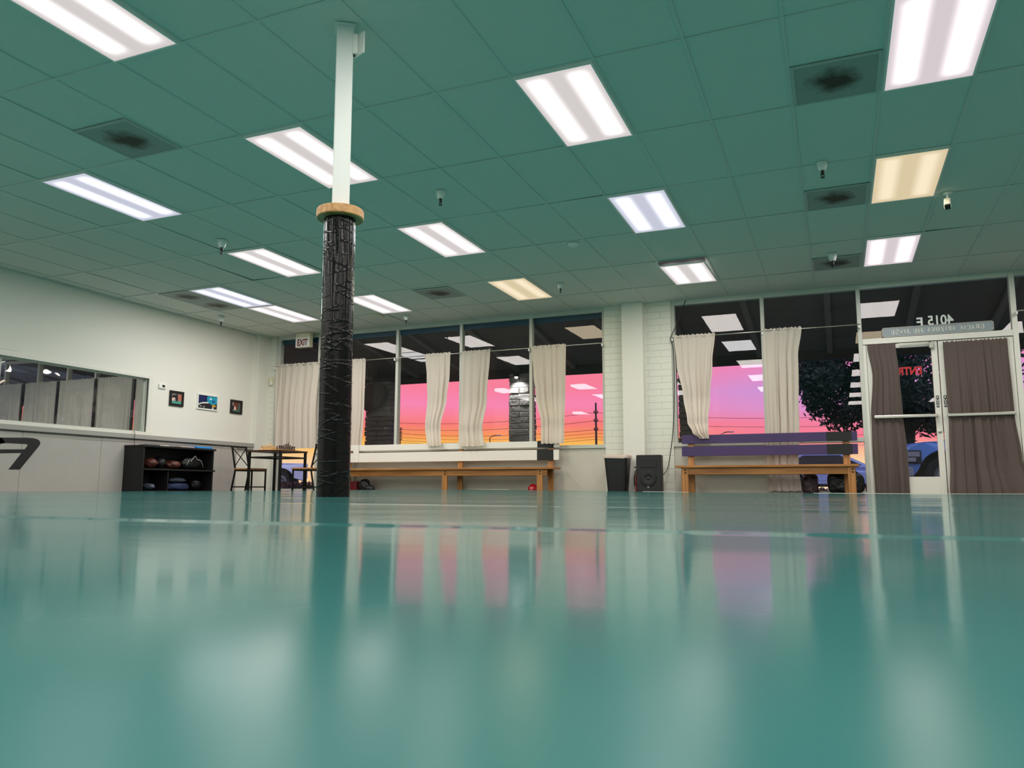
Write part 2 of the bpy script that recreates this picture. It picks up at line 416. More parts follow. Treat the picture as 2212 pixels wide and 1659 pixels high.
class B:
    """collects shapes; obj() links them as one mesh"""
    def __init__(s):
        s.v, s.f, s.m = [], [], []
    def add(s, vs, fs, mi=0):
        o = len(s.v)
        s.v += [Vector(p) for p in vs]
        s.f += [[i+o for i in f] for f in fs]
        s.m += [mi]*len(fs)
        return s
    def box(s, x0, x1, y0, y1, z0, z1, mi=0):
        return s.add([(x, y, z) for z in (z0, z1) for y in (y0, y1) for x in (x0, x1)],
                     [(0, 2, 3, 1), (4, 5, 7, 6), (0, 1, 5, 4), (2, 6, 7, 3), (0, 4, 6, 2), (1, 3, 7, 5)], mi)
    def bar(s, a, b, w, h, mi=0, up=(0, 0, 1)):
        a, b = Vector(a), Vector(b)
        d = (b-a).normalized()
        u = Vector(up)
        if abs(d.dot(u)) > 0.98:
            u = Vector((0, 1, 0))
        r = d.cross(u).normalized(); u = r.cross(d).normalized()
        vs = [p+r*sx*w/2+u*sz*h/2 for p in (a, b) for sz in (-1, 1) for sx in (-1, 1)]
        return s.add(vs, [(0, 2, 3, 1), (4, 5, 7, 6), (0, 1, 5, 4), (2, 6, 7, 3), (0, 4, 6, 2), (1, 3, 7, 5)], mi)
    def tube(s, pts, r, n=8, mi=0):
        pts = [Vector(p) for p in pts]
        rr = r if isinstance(r, (list, tuple)) else [r]*len(pts)
        vs, fs = [], []
        u = None
        for i, p in enumerate(pts):
            d = (pts[min(i+1, len(pts)-1)]-pts[max(i-1, 0)]).normalized()
            if u is None:
                u = d.orthogonal().normalized()
            u = (u-d*u.dot(d)).normalized()
            w = d.cross(u)
            vs += [p+(u*math.cos(2*PI*k/n)+w*math.sin(2*PI*k/n))*rr[i] for k in range(n)]
        for i in range(len(pts)-1):
            for k in range(n):
                fs.append((i*n+k, i*n+(k+1) % n, (i+1)*n+(k+1) % n, (i+1)*n+k))
        fs.append(tuple(range(n-1, -1, -1))); fs.append(tuple(range((len(pts)-1)*n, len(pts)*n)))
        return s.add(vs, fs, mi)
    def lathe(s, prof, c=(0, 0, 0), n=24, mi=0, axis='z'):
        vs, fs = [], []
        for r, z in prof:
            for k in range(n):
                a = 2*PI*k/n
                p = (r*math.cos(a), r*math.sin(a), z)
                if axis == 'y': p = (p[0], p[2], p[1])
                if axis == 'x': p = (p[2], p[0], p[1])
                vs.append(Vector(p)+Vector(c))
        for i in range(len(prof)-1):
            for k in range(n):
                fs.append((i*n+k, i*n+(k+1) % n, (i+1)*n+(k+1) % n, (i+1)*n+k))
        fs.append(tuple(range(n-1, -1, -1))); fs.append(tuple(range((len(prof)-1)*n, len(prof)*n)))
        return s.add(vs, fs, mi)
    def prism(s, poly, fn, t0, t1, mi=0):
        n = len(poly)
        vs = [fn(a, b, t) for t in (t0, t1) for a, b in poly]
        fs = [tuple(range(n-1, -1, -1)), tuple(range(n, 2*n))]
        fs += [(i, (i+1) % n, n+(i+1) % n, n+i) for i in range(n)]
        return s.add(vs, fs, mi)
    def grid(s, nu, nv, fn, mi=0):
        vs = [fn(i/nu, j/nv) for j in range(nv+1) for i in range(nu+1)]
        fs = [(j*(nu+1)+i, j*(nu+1)+i+1, (j+1)*(nu+1)+i+1, (j+1)*(nu+1)+i) for j in range(nv) for i in range(nu)]
        return s.add(vs, fs, mi)
    def blob(s, c, r, seed=0, amp=0.12, n=20, mi=0, power=1.0):
        rnd = random.Random(seed)
        ph = [(rnd.uniform(1, 4), rnd.uniform(1, 4), rnd.uniform(0, 6.3)) for _ in range(7)]
        def f(u, v):
            a, b = u*2*PI, (v-0.5)*PI
            k = 1+amp*sum(math.sin(p*round(1)*math.cos(a)*2+q*b*2+o+p*math.sin(a)) for p, q, o in ph)/5
            sx = math.copysign(abs(math.cos(b))**power, math.cos(b))
            return Vector((c[0]+r[0]*k*sx*math.cos(a), c[1]+r[1]*k*sx*math.sin(a), c[2]+r[2]*k*math.copysign(abs(math.sin(b))**power, math.sin(b))))
        return s.grid(n*2, n, f, mi)

def obj(name, b, mats, parent=None, smooth=False, bevel=0.0, kind=None, label=None, cat=None, group=None, local=False, weld=False):
    me = bpy.data.meshes.new(name)
    off = Vector((0, 0, 0))
    if parent is not None and not local:
        p = parent
        while p is not None:
            off += LOC.get(p, Vector()); p = p.parent
    me.from_pydata([tuple(v-off) for v in b.v], [], b.f)
    for m in (mats if isinstance(mats, (list, tuple)) else [mats]):
        me.materials.append(MT[m] if isinstance(m, str) else m)
    me.polygons.foreach_set('material_index', b.m)
    bm = bmesh.new(); bm.from_mesh(me)
    if weld:
        bmesh.ops.remove_doubles(bm, verts=bm.verts, dist=1e-5)
    bmesh.ops.recalc_face_normals(bm, faces=bm.faces)
    bm.to_mesh(me); bm.free()
    if smooth:
        me.polygons.foreach_set('use_smooth', [True]*len(me.polygons))
    me.update()
    o = bpy.data.objects.new(name, me)
    COL.objects.link(o)
    if parent is not None:
        o.parent = parent
        LOC[o] = Vector()
    else:
        o.location = (0, 0, H)
        LOC[o] = Vector()
    if bevel:
        md = o.modifiers.new('edge', 'BEVEL'); md.width = bevel; md.segments = 2; md.limit_method = 'ANGLE'
    if kind: o['kind'] = kind
    if label: o['label'] = label
    if cat: o['category'] = cat
    if group: o['group'] = group
    return o

def thing(name, label, cat, loc, group=None):
    o = bpy.data.objects.new(name, None)
    o.empty_display_size = 0.1
    COL.objects.link(o)
    o.location = (loc[0], loc[1], loc[2]+H)
    LOC[o] = Vector(loc)
    o['label'] = label; o['category'] = cat
    if group: o['group'] = group
    return o

def dup(root, loc, rotz=0.0, label=None, group=None):
    r = root.copy(); COL.objects.link(r)
    r.location = (loc[0], loc[1], loc[2]+H); r.rotation_euler = (0, 0, rotz)
    LOC[r] = Vector(loc)
    if label: r['label'] = label
    if group: r['group'] = group
    for ch in list(root.children):
        c = ch.copy(); COL.objects.link(c); c.parent = r
        for g in ch.children:
            d = g.copy(); COL.objects.link(d); d.parent = c
    return r

def text_mesh(name, body, size, mat_, parent, matrix, extrude=0.003, bold=0.0, align='CENTER', spacing=1.0, sx=1.0):
    cu = bpy.data.curves.new(name, 'FONT')
    cu.body = body; cu.size = size; cu.extrude = extrude; cu.offset = bold
    cu.align_x = align; cu.align_y = 'BOTTOM_BASELINE' if hasattr(cu, 'align_y') else cu.align_y
    cu.space_character = spacing
    tmp = bpy.data.objects.new(name, cu)
    COL.objects.link(tmp)
    bpy.context.view_layer.update()
    me = bpy.data.meshes.new_from_object(tmp.evaluated_get(bpy.context.evaluated_depsgraph_get()))
    bpy.data.objects.remove(tmp)
    off = Vector(); p = parent
    while p is not None:
        off += LOC.get(p, Vector()); p = p.parent
    me.transform(Matrix.Translation(-off) @ matrix @ Matrix.Diagonal((sx, 1, 1, 1)))
    me.materials.clear(); me.materials.append(MT[mat_])
    o = bpy.data.objects.new(name, me); COL.objects.link(o); o.parent = parent; LOC[o] = Vector()
    return o

def facing(loc, toward):
    """matrix putting text upright at loc. toward '-y' reads for someone inside the hall, '+y' for someone outside, '+x' from the hall's middle"""
    if toward == '-y': ax = ((1, 0, 0), (0, 0, 1), (0, -1, 0))
    elif toward == '+y': ax = ((-1, 0, 0), (0, 0, 1), (0, 1, 0))
    else: ax = ((0, 1, 0), (0, 0, 1), (1, 0, 0))
    m = Matrix([Vector(a) for a in ax]).transposed().to_4x4()
    m.translation = Vector(loc)
    return m

# ------------------------------------------------------------------ measured frame
C = 2.91                       # ceiling
FL = -H                        # concrete floor
GX, GY = -0.178, 4.766         # one corner of the ceiling grid
CX, CY = 0.61, 1.22
XL, XR, YB, YF = -10.15, 6.4, 11.93, -8.0
def cell(i, j): return GX+CX*i, GY+CY*j

def mat_z(x, y):
    t = min(1, max(0, (y-5)/5.0)); t = t*t*(3-2*t)
    z = -0.047+0.036*math.exp(-((x+5.0)/2.5)**2)*t
    z += 0.0012*math.sin(1.9*x+0.7*y)*math.sin(1.3*y-0.6*x)*min(1, max(0, (y-1.0)/2))
    k = min(1, max(0, (y-1.2)/2))
    z += k*(0.0012*math.sin(5.1*y+1.3*x)+0.0009*math.sin(8.0*y-2.1*x+1.0)+0.0009*math.sin(2.7*x-3.3*y))
    # long ridge where two rolls meet, and two faint ones farther out
    yr = 0.885+0.05*math.sin(x*1.4)-0.03*x
    z += 0.0022*math.exp(-((y-yr)/0.022)**2)
    z += 0.0012*math.exp(-((y-2.05-0.02*x)/0.05)**2)+0.0012*math.exp(-((y-4.3+0.03*x)/0.10)**2)
    return z

# ------------------------------------------------------------------ setting: floor, ceiling, walls
obj('floor', B().box(XL-8, XR+0.2, YF-0.2, YB+0.06, FL-0.1, FL), 'concrete', kind='structure')

def build_ceiling():
    b = B()
    rnd = random.Random(3)
    for i in range(-17, 12):
        for j in range(-11, 6):
            x, y = cell(i, j)
            x1, y1 = x+CX, y+CY
            x, x1, y, y1 = max(x, XL-0.05), min(x1, XR+0.1), max(y, YF-0.1), min(y1, YB+0.1)
            if x1-x < 0.02 or y1-y < 0.02:
                continue
            dz = [abs(rnd.gauss(0, 0.0012)) for _ in range(4)]
            if rnd.random() < 0.12:
                k = rnd.randrange(4); dz[k] += rnd.uniform(0.003, 0.009)
            z = C+0.001
            b.add([(x, y, z+dz[0]), (x1, y, z+dz[1]), (x1, y1, z+dz[2]), (x, y1, z+dz[3])], [(0, 3, 2, 1)])
    b.box(XL-8, XR+0.2, YF-0.2, YB+0.06, C+0.03, C+0.1)
    obj('ceiling', b, 'ceil', kind='structure')
    g = B()
    for i in range(-16, 11):
        x, _ = cell(i, 0)
        g.box(x-0.011, x+0.011, YF, YB, C-0.004, C+0.0005)
    for j in range(-10, 6):
        _, y = cell(0, j)
        g.box(XL, XR, y-0.011, y+0.011, C-0.0045, C)
    g.box(XL, XL+0.02, YF, YB, C-0.02, C); g.box(XL, XR, YB-0.06, YB-0.04, C-0.015, C)
    obj('ceiling_trim', g, 'tbar', kind='structure')
build_ceiling()

WY0, WY1, WZ0, WZ1 = 3.4, 9.13, 0.885, 1.745     # opening of the inner window in the side wall
def build_walls():
    b = B()
    T = 0.14
    b.box(XL-T, XL, YF, WY0, FL, C+0.02); b.box(XL-T, XL, WY1, YB+0.1, FL, C+0.02)
    b.box(XL-T, XL, WY0, WY1, FL, WZ0); b.box(XL-T, XL, WY0, WY1, WZ1, C+0.02)
    b.box(XL, XL+0.006, 4.2, 6.96, 1.83, 2.71)              # a flush patch of board high on the wall
    b.box(XL, XL+0.10, 11.57, YB, FL, C)                      # corner pilaster
    obj('wall_left', b, 'wall', kind='structure')
    obj('wall_right', B().box(XR, XR+0.14, YF, YB+0.1, FL, C+0.02), 'wall', kind='structure')
    obj('wall_front', B().box(XL, XR, YF-0.14, YF, FL, C+0.02), 'wall', kind='structure')
    b = B()
    b.box(-10.05, -9.90, 11.88, 12.06, FL, C, 0)
    b.box(-3.345, -2.275, 11.84, 12.06, FL, C, 0)             # painted block pier
    b.box(-3.02, -2.69, 11.70, 11.84, FL, C, 1)               # smooth pilaster on it
    b.box(-8.87, -3.345, 11.87, 12.02, FL, 0.66, 2)
    b.box(-2.275, -0.92, 11.87, 12.02, FL, 0.66, 2)
    b.box(2.33, XR, 11.87, 12.02, FL, 0.66, 2)
    obj('wall_back', b, ['block', 'wall', 'lowwall'], kind='structure')
build_walls()

# pads, ledge and lettering low on the side wall
def build_dado():
    b = B()
    y = 2.2
    while y < 11.1:
        b.box(XL, XL+0.05, y, min(y+1.219, 11.15), FL, 0.745)
        y += 1.222
    obj('wall_pads_trim', b, 'greypad', kind='structure', bevel=0.006)
    b = B().box(XL, XL+0.075, 2.2, 11.72, 0.765, 0.835).box(XL, XL+0.06, 11.15, 11.72, 0.72, 0.765)
    obj('ledge_trim', b, 'greytrim', kind='structure', bevel=0.004)
    s = B().box(XL, XL+0.05, WY0-0.1, WY1+0.10, 0.835, WZ0, 0)
    s.box(XL-0.02, XL+0.02, WY1, WY1+0.07, WZ0, WZ1+0.05).box(XL-0.02, XL+0.02, WY0, WY1, WZ1, WZ1+0.045)
    s.box(XL-0.02, XL+0.02, WY0-0.07, WY0, WZ0, WZ1+0.05)
    obj('window_5', s, 'doorwhite', kind='structure')
    w5 = bpy.data.objects['window_5']
    f = B()
    f.box(XL-0.10, XL-0.07, WY0, WY1, WZ1-0.02, WZ1).box(XL-0.10, XL-0.07, WY1-0.025, WY1, WZ0, WZ1).box(XL-0.10, XL-0.07, WY0, WY1, WZ0, WZ0+0.015)
    f.box(XL-0.093, XL-0.078, 6.775, 6.795, WZ0, WZ1)
    obj('window_frame', f, 'alu', w5)
    for a, c in ((WY0, 6.775), (6.795, WY1)):
        obj('window_pane', B().grid(1, 1, lambda u, v: Vector((XL-0.065-0.036*v, a+(c-a)*u, WZ0+(WZ1-WZ0)*v))), 'wavyglass', w5)
build_dado()

pts = [(XL+0.083, y, 0.752-0.006*math.sin(y*1.7)-0.004*math.sin(y*4.1)) for y in [2.2+0.25*k for k in range(37)]]
obj('cable', B().tube(pts, 0.006), 'black', label='thin black cable run along under the grey ledge of the white wall', cat='cable', smooth=True)

def build_letter():
    Y0, Z0 = 6.30, 0.24
    outer = [(0, 0.0), (0.13, 0.0), (0.21, 0.215), (0.55, 0.225)]
    b = B()
    fn = lambda a, c, t: Vector((XL+0.05+t, a, c))
    # strokes of a slanted letter A whose top corner is rounded
    leg_r = [(6.93, 0.24), (7.085, 0.243), (7.325, 0.565), (7.345, 0.60), (7.335, 0.635), (7.30, 0.66), (7.24, 0.672), (7.15, 0.674), (7.15, 0.588), (7.165, 0.575), (7.158, 0.555), (7.09, 0.465)]
    top = [(6.66, 0.645), (7.15, 0.674), (7.15, 0.588), (6.86, 0.585), (6.80, 0.575)]
    cross = [(6.48, 0.43), (7.09, 0.465), (7.128, 0.515), (6.50, 0.485)]
    leg_l = [(6.22, 0.22), (6.37, 0.22), (6.81, 0.58), (6.86, 0.585), (6.80, 0.652), (6.70, 0.648), (6.62, 0.62)]
    for poly in (leg_r, top, cross, leg_l):
        b.prism(poly, fn, 0.0005, 0.003)
    obj('wall_letter', b, 'blackink', label='big black slanted letter A on the grey wall pads', cat='lettering')
build_letter()

# teal mat with a white strip along its far edge
def build_mat():
    EX, EY = -7.78, 10.22          # the mat steps back around the chess table
    xs = sorted([-9.62+0.16*k for k in range(100)]+[EX])
    ys = []
    y = -7.6
    while y < 10.93:
        ys.append(y)
        if y < -0.01: y = min(y+0.6, 0.0)
        elif y < 1.4: y += 0.012
        elif y < 2.3: y += 0.02
        elif y < 4.6: y += 0.04
        else: y += 0.16
    ys = sorted(ys+[EY, 10.95])
    nx, ny = len(xs), len(ys)
    b = B()
    vs = [(x, y, mat_z(x, y)) for y in ys for x in xs]
    fs = [(j*nx+i, j*nx+i+1, (j+1)*nx+i+1, (j+1)*nx+i) for j in range(ny-1) for i in range(nx-1)
          if not (xs[i+1] <= EX+1e-6 and ys[j] >= EY-1e-6)]
    cnt = {}
    for f in fs:
        for k in range(4):
            e = (f[k], f[(k+1) % 4])
            if (e[1], e[0]) in cnt: del cnt[(e[1], e[0])]
            else: cnt[e] = 1
    b.add(vs, fs)
    low = {}
    for a, c in cnt:
        for k in (a, c):
            if k not in low:
                low[k] = len(b.v); b.v.append(Vector((vs[k][0], vs[k][1], FL+0.001)))
        b.f.append([a, c, low[c], low[a]]); b.m.append(0)
    used = {k for f in b.f for k in f}
    idx = {k: n for n, k in enumerate(sorted(used))}
    b.v = [b.v[k] for k in sorted(used)]
    b.f = [[idx[k] for k in f] for f in b.f]
    m = obj('training_mat', b, 'teal', smooth=True, label='glossy teal vinyl training mat covering the whole hall floor', cat='mat')
    for x0, x1, ye in ((-9.1, -7.8, EY), (-7.7, -4.6, 10.95), (-2.55, -1.9, 10.95), (-0.3, 3.4, 10.95)):
        e = B()
        top = [Vector((x0+(x1-x0)*k/24, ye-0.05+0.05*q, mat_z(x0+(x1-x0)*k/24, ye-0.02)+0.004)) for q in (0, 1) for k in range(25)]
        bot = [v-Vector((0, 0, 0.006)) for v in top]
        n = 25
        e.v = top+bot
        for k in range(24):
            e.f += [[k, k+1, n+k+1, n+k], [2*n+k+1, 2*n+k, 3*n+k, 3*n+k+1], [2*n+k, 2*n+k+1, k+1, k], [n+k, n+k+1, 3*n+k+1, 3*n+k]]
        e.m = [0]*len(e.f)
        obj('edge_strip', e, 'whitetape', m, label='white strip on the far edge')
build_mat()

# ------------------------------------------------------------------ storefront
def frame_bar(b, x0, x1, z0, z1, mi=0, y0=11.885, y1=11.975):
    e = 0.006 if z1-z0 > x1-x0 else 0.0        # uprights stand a little proud of the rails
    b.box(x0, x1, y0-e, y1+e, z0, z1-(0.002 if e else 0), mi)

def pane(parent, x0, x1, z0, z1, y=11.93):
    return obj('window_pane', B().grid(1, 1, lambda u, v: Vector((x0+(x1-x0)*u, y, z0+(z1-z0)*v))), 'glass', parent)

def build_storefront():
    ZT = 2.845
    b = B()
    xs = [-9.835, -8.90, -7.205, -5.925, -4.625, -3.365]
    for x in xs:
        frame_bar(b, x-0.027, x+0.027, 0.66 if x > -8.8 else FL, C)
    frame_bar(b, -9.90, -9.862, FL, C, y0=11.86)
    frame_bar(b, -9.90, -3.345, ZT, C)
    b.box(-8.90, -3.345, 11.84, 11.99, 0.645, 0.70)
    frame_bar(b, -9.81, -8.927, FL, -0.005)
    w = obj('window_1', b, 'alu', kind='structure', bevel=0.003)
    for a, c in zip(xs[:-1], xs[1:]):
        pane(w, a+0.027, c-0.027, 0.70 if a > -9 else -0.005, ZT)
    obj('blue_band_trim', B().box(-9.81, -3.39, 11.945, 11.965, 2.755, ZT), 'bluetrim', kind='structure')
    b = B()
    xs = [-2.25, -0.92, 0.395]
    for x in xs:
        frame_bar(b, x-0.027, x+0.027, 0.66 if x == -0.92 else FL, C)
    frame_bar(b, -2.275, 0.42, ZT, C)
    b.box(-2.275, -0.92, 11.84, 11.99, 0.645, 0.70)
    frame_bar(b, -0.92, 0.368, 0.665, 0.725, y0=11.86)
    frame_bar(b, -0.947, -0.893, FL, 0.7)
    frame_bar(b, -0.9, 0.368, FL, -0.02)
    w = obj('window_2', b, 'alu', kind='structure', bevel=0.003)
    pane(w, -2.223, -0.947, 0.70, ZT); pane(w, -0.893, 0.368, 0.725, ZT); pane(w, -0.893, 0.368, -0.02, 0.665)
    b = B()
    frame_bar(b, 0.422, 0.46, FL, 2.03)
    frame_bar(b, 2.245, 2.31, FL, C)
    frame_bar(b, 0.422, 2.245, 2.035, 2.115, y0=11.87)
    frame_bar(b, 0.422, 2.245, ZT, C)
    w = obj('window_3', b, 'doorwhite', kind='structure', bevel=0.003)
    pane(w, 0.422, 2.245, 2.115, ZT)
    b = B()
    for x in (3.6, 4.95, 6.3):
        frame_bar(b, x-0.027, x+0.027, 0.66, C)
    frame_bar(b, 2.31, XR, ZT, C); b.box(2.31, XR, 11.84, 11.99, 0.645, 0.70)
    w = obj('window_4', b, 'alu', kind='structure', bevel=0.003)
    pane(w, 2.31, XR, 0.70, ZT)

def build_door(name, x0, x1, hinge_left):
    y0, y1 = 11.895, 11.95
    st = 0.075
    b = B()
    b.box(x0, x0+st, y0, y1, -0.06, 2.03); b.box(x1-st, x1, y0, y1, -0.06, 2.03)
    b.box(x0+st, x1-st, y0, y1, 1.965, 2.03); b.box(x0+st, x1-st, y0, y1, -0.06, 0.178)
    d = obj(name, b, 'doorwhite', kind='structure', bevel=0.004)
    pane(d, x0+st, x1-st, 0.178, 1.965, 11.92)
    zb = 1.0
    pb = B().box(x0+0.05, x1-0.05, 11.815, 11.84, zb-0.022, zb+0.022)
    pb.box(x0+0.05, x0+0.075, 11.84, y0, zb-0.018, zb+0.018); pb.box(x1-0.075, x1-0.05, 11.84, y0, zb-0.018, zb+0.018)
    obj('push_bar', pb, 'steel', d, bevel=0.008)
    xp = x1-0.04 if hinge_left else x0+0.04
    pl = obj('push_plate', B().box(xp-0.018, xp+0.018, y0-0.004, y0, 1.115, 1.275), 'darksteel', d, bevel=0.002)
    for k, ch in enumerate('PUSH'):
        text_mesh('plate_lettering', ch, 0.042, 'whiteplastic', pl, facing((xp, y0-0.0045, 1.235-0.036*k), '-y'), extrude=0.0008, bold=0.001)
    return d

build_storefront()
d1 = build_door('door_1', 0.463, 1.350, True)
d2 = build_door('door_2', 1.362, 2.242, False)
obj('lock_cylinder', B().lathe([(0.021, 0), (0.021, -0.012), (0.014, -0.016)], (1.31, 11.895, 0.785), 16, axis='y'), 'steel', d1, smooth=False)
cl = B().box(0.88, 1.27, 11.84, 11.855, 2.005, 2.018).box(1.25, 1.30, 11.84, 11.895, 1.93, 2.02)
obj('closer_arm', cl, 'steel', d1)
text_mesh('glass_lettering', 'ENTRANCE', 0.15, 'redneon', d1, facing((0.84, 11.916, 1.585), '+y'), extrude=0.002, bold=0.005, sx=0.80)

# number and name board over the doors: both face the street, so they read backwards from inside
sb = thing('name_board', 'grey blue name board with reversed serif letters above the double doors', 'sign', (1.355, 11.90, 2.125))
obj('board', B().box(0.69, 2.025, 11.885, 11.905, 2.128, 2.252), 'signboard', sb, bevel=0.004)
fr = B()
for x0, x1, z0, z1 in ((0.68, 2.035, 2.247, 2.258), (0.68, 2.035, 2.122, 2.133), (0.68, 0.695, 2.122, 2.258), (2.02, 2.035, 2.122, 2.258)):
    fr.box(x0, x1, 11.88, 11.91, z0, z1)
obj('board_rim', fr, 'greytrim', sb)

GLY = {  # block letters with heavy stems and slab serifs: rectangles (x0, x1, z0, z1) and slanted strokes in a 1 x 1 cell
 'I': [('r', .30, .70, 0, 1), ('s', .12, .88)],
 'T': [('r', .36, .68, 0, 1), ('r', .02, .98, .86, 1), ('r', .02, .10, .70, 1), ('r', .90, .98, .70, 1), ('b', .24, .80)],
 'J': [('r', .46, .80, .18, 1), ('t', .30, .96), ('r', .20, .62, 0, .12), ('r', .10, .30, .08, .34)],
 'U': [('r', .12, .44, .12, 1), ('r', .74, .84, .12, 1), ('r', .24, .78, 0, .13), ('t', .06, .50), ('t', .70, .90)],
 'S': [('r', .10, .40, .52, .88), ('r', .60, .92, .10, .50), ('r', .24, .86, .88, 1), ('r', .14, .78, 0, .12), ('l', .24, .62, .78, .42, .24), ('r', .80, .88, .66, .96), ('r', .12, .20, .04, .34)],
 'A': [('l', .14, 0, .48, 1, .10), ('l', .80, 0, .48, 1, .30), ('r', .28, .66, .28, .36), ('b', .0, .30), ('b', .56, 1.0)],
 'N': [('r', .10, .20, 0, 1), ('r', .78, .88, 0, 1), ('l', .24, .96, .76, .04, .28), ('b', .02, .30), ('t', .66, 1.0)],
 'O': [('r', .06, .36, .16, .84), ('r', .64, .94, .16, .84), ('r', .22, .78, 0, .12), ('r', .22, .78, .88, 1), ('l', .20, .84, .34, .95, .14), ('l', .66, .95, .80, .84, .14), ('l', .20, .16, .34, .05, .14), ('l', .66, .05, .80, .16, .14)],
 'Z': [('r', .08, .90, .88, 1), ('r', .08, .92, 0, .12), ('l', .24, .08, .74, .92, .30), ('r', .08, .16, .70, 1), ('r', .84, .92, 0, .30)],
 'R': [('r', .14, .44, 0, 1), ('r', .40, .74, .88, 1), ('r', .40, .74, .46, .56), ('r', .62, .88, .56, .90), ('l', .82, 0, .62, .50, .24), ('b', .02, .54), ('b', .70, 1.0)],
 'E': [('r', .16, .46, 0, 1), ('r', .06, .90, .89, 1), ('r', .06, .92, 0, .11), ('r', .44, .68, .46, .56), ('r', .82, .90, .70, 1), ('r', .84, .92, 0, .30), ('r', .64, .70, .38, .64)],
 'C': [('r', .06, .36, .16, .84), ('r', .22, .82, 0, .12), ('r', .22, .82, .88, 1), ('l', .20, .84, .34, .95, .14), ('l', .20, .16, .34, .05, .14), ('r', .80, .88, .64, .98), ('r', .80, .88, .04, .26)],
 'G': [('r', .06, .36, .16, .84), ('r', .22, .82, 0, .12), ('r', .22, .82, .88, 1), ('l', .20, .84, .34, .95, .14), ('l', .20, .16, .34, .05, .14), ('r', .80, .88, .64, .98), ('r', .66, .90, .04, .42), ('r', .54, .98, .40, .48)],
}
def serif_text(body, xr, xl, z0, h, y, parent):
    """laid from xr towards xl, so that it reads rightly from the street"""
    wsum = sum(0.55 if ch == ' ' else 0.62 if ch == 'I' else 1 for ch in body)
    w = (xr-xl)/wsum
    b = B(); x = xr
    for ch in body:
        if ch == ' ':
            x -= 0.55*w; continue
        cw = (0.62 if ch == 'I' else 1.0)*w
        P = lambda a, c, t: Vector((x-a*cw*0.92-0.04*cw, y-t, z0+c*h))
        for g in GLY[ch]:
            if g[0] == 'r': q = [(g[1], g[3]), (g[2], g[3]), (g[2], g[4]), (g[1], g[4])]
            elif g[0] == 's':
                for zz in (0, .91): b.prism([(g[1], zz), (g[2], zz), (g[2], zz+.09), (g[1], zz+.09)], P, 0.0005, 0.002)
                continue
            elif g[0] == 'b': q = [(g[1], 0), (g[2], 0), (g[2], .08), (g[1], .08)]
            elif g[0] == 't': q = [(g[1], .92), (g[2], .92), (g[2], 1), (g[1], 1)]
            else: q = [(g[1]-g[5]/2, g[2]), (g[1]+g[5]/2, g[2]), (g[3]+g[5]/2, g[4]), (g[3]-g[5]/2, g[4])]
            b.prism(q, P, 0.0005, 0.002)
        x -= cw
    return obj('board_lettering', b, 'signletter', parent)
_x = 1.93
_body = 'GRACIE ARIZONA JIU JITSU'
_wt = lambda q: sum(0.55 if ch == ' ' else 0.62 if ch == 'I' else 1 for ch in q)
_u = (1.93-0.79)/_wt(_body)
for _w in _body.split():
    serif_text(_w, _x, _x-_u*_wt(_w), 2.155, 0.068, 11.885, sb)
    _x -= _u*(_wt(_w)+0.55)
nb = thing('street_number', 'pale reversed number 4015 F on the glass above the name board', 'sign', (1.39, 11.926, 2.27))
text_mesh('number_lettering', '4015', 0.185, 'paleletter', nb, facing((1.415, 11.924, 2.262), '+y'), extrude=0.002, bold=0.004, sx=0.86)
text_mesh('number_lettering', 'F', 0.185, 'paleletter', nb, facing((1.165, 11.924, 2.248), '+y'), extrude=0.002, bold=0.004)

# exit sign hanging at the ceiling before the covered exit bay
es = thing('exit_sign', 'white exit sign with dark red letters hanging under the ceiling by the corner', 'sign', (-9.15, 11.72, 2.62))
obj('sign_case', B().box(-9.32, -8.995, 11.70, 11.80, 2.63, 2.905), 'cream_plastic', es, bevel=0.006)
obj('sign_face', B().box(-9.315, -9.0, 11.694, 11.70, 2.635, 2.82), 'whiteplastic', es)
obj('test_panel', B().box(-9.19, -9.11, 11.695, 11.70, 2.85, 2.885), 'whiteplastic', es)
text_mesh('sign_lettering', 'EXIT', 0.17, 'darkred', es, facing((-9.157, 11.6925, 2.665), '-y'), extrude=0.001, bold=0.004, sx=0.68)

# ------------------------------------------------------------------ curtains and rods
def rod(name, label, x0, x1, z=2.318, y=11.80, brackets=()):
    t = thing('curtain_rod', label, 'curtain rod', ((x0+x1)/2, y, z))
    obj('rod_tube', B().tube([(x0, y, z), (x1, y, z)], 0.009, 10), 'steel', t, smooth=True)
    for bx in brackets:
        obj('bracket', B().box(bx-0.012, bx+0.012, y-0.012, 11.886, z-0.05, z-0.008), 'whiteplastic', t, bevel=0.003)
    return t
rod('curtain_rod', 'long thin steel curtain rod across the windows between corner and block pier', -9.86, -3.38, brackets=(-9.845, -7.205, -4.625, -3.37))
rod('curtain_rod', 'thin steel curtain rod above the purple bench', -2.26, 0.405, brackets=(-2.25, -0.92, 0.39))
rod('curtain_rod', 'steel curtain rod starting beside the double doors', 2.285, 4.9, z=2.35, brackets=(2.29, 3.6))

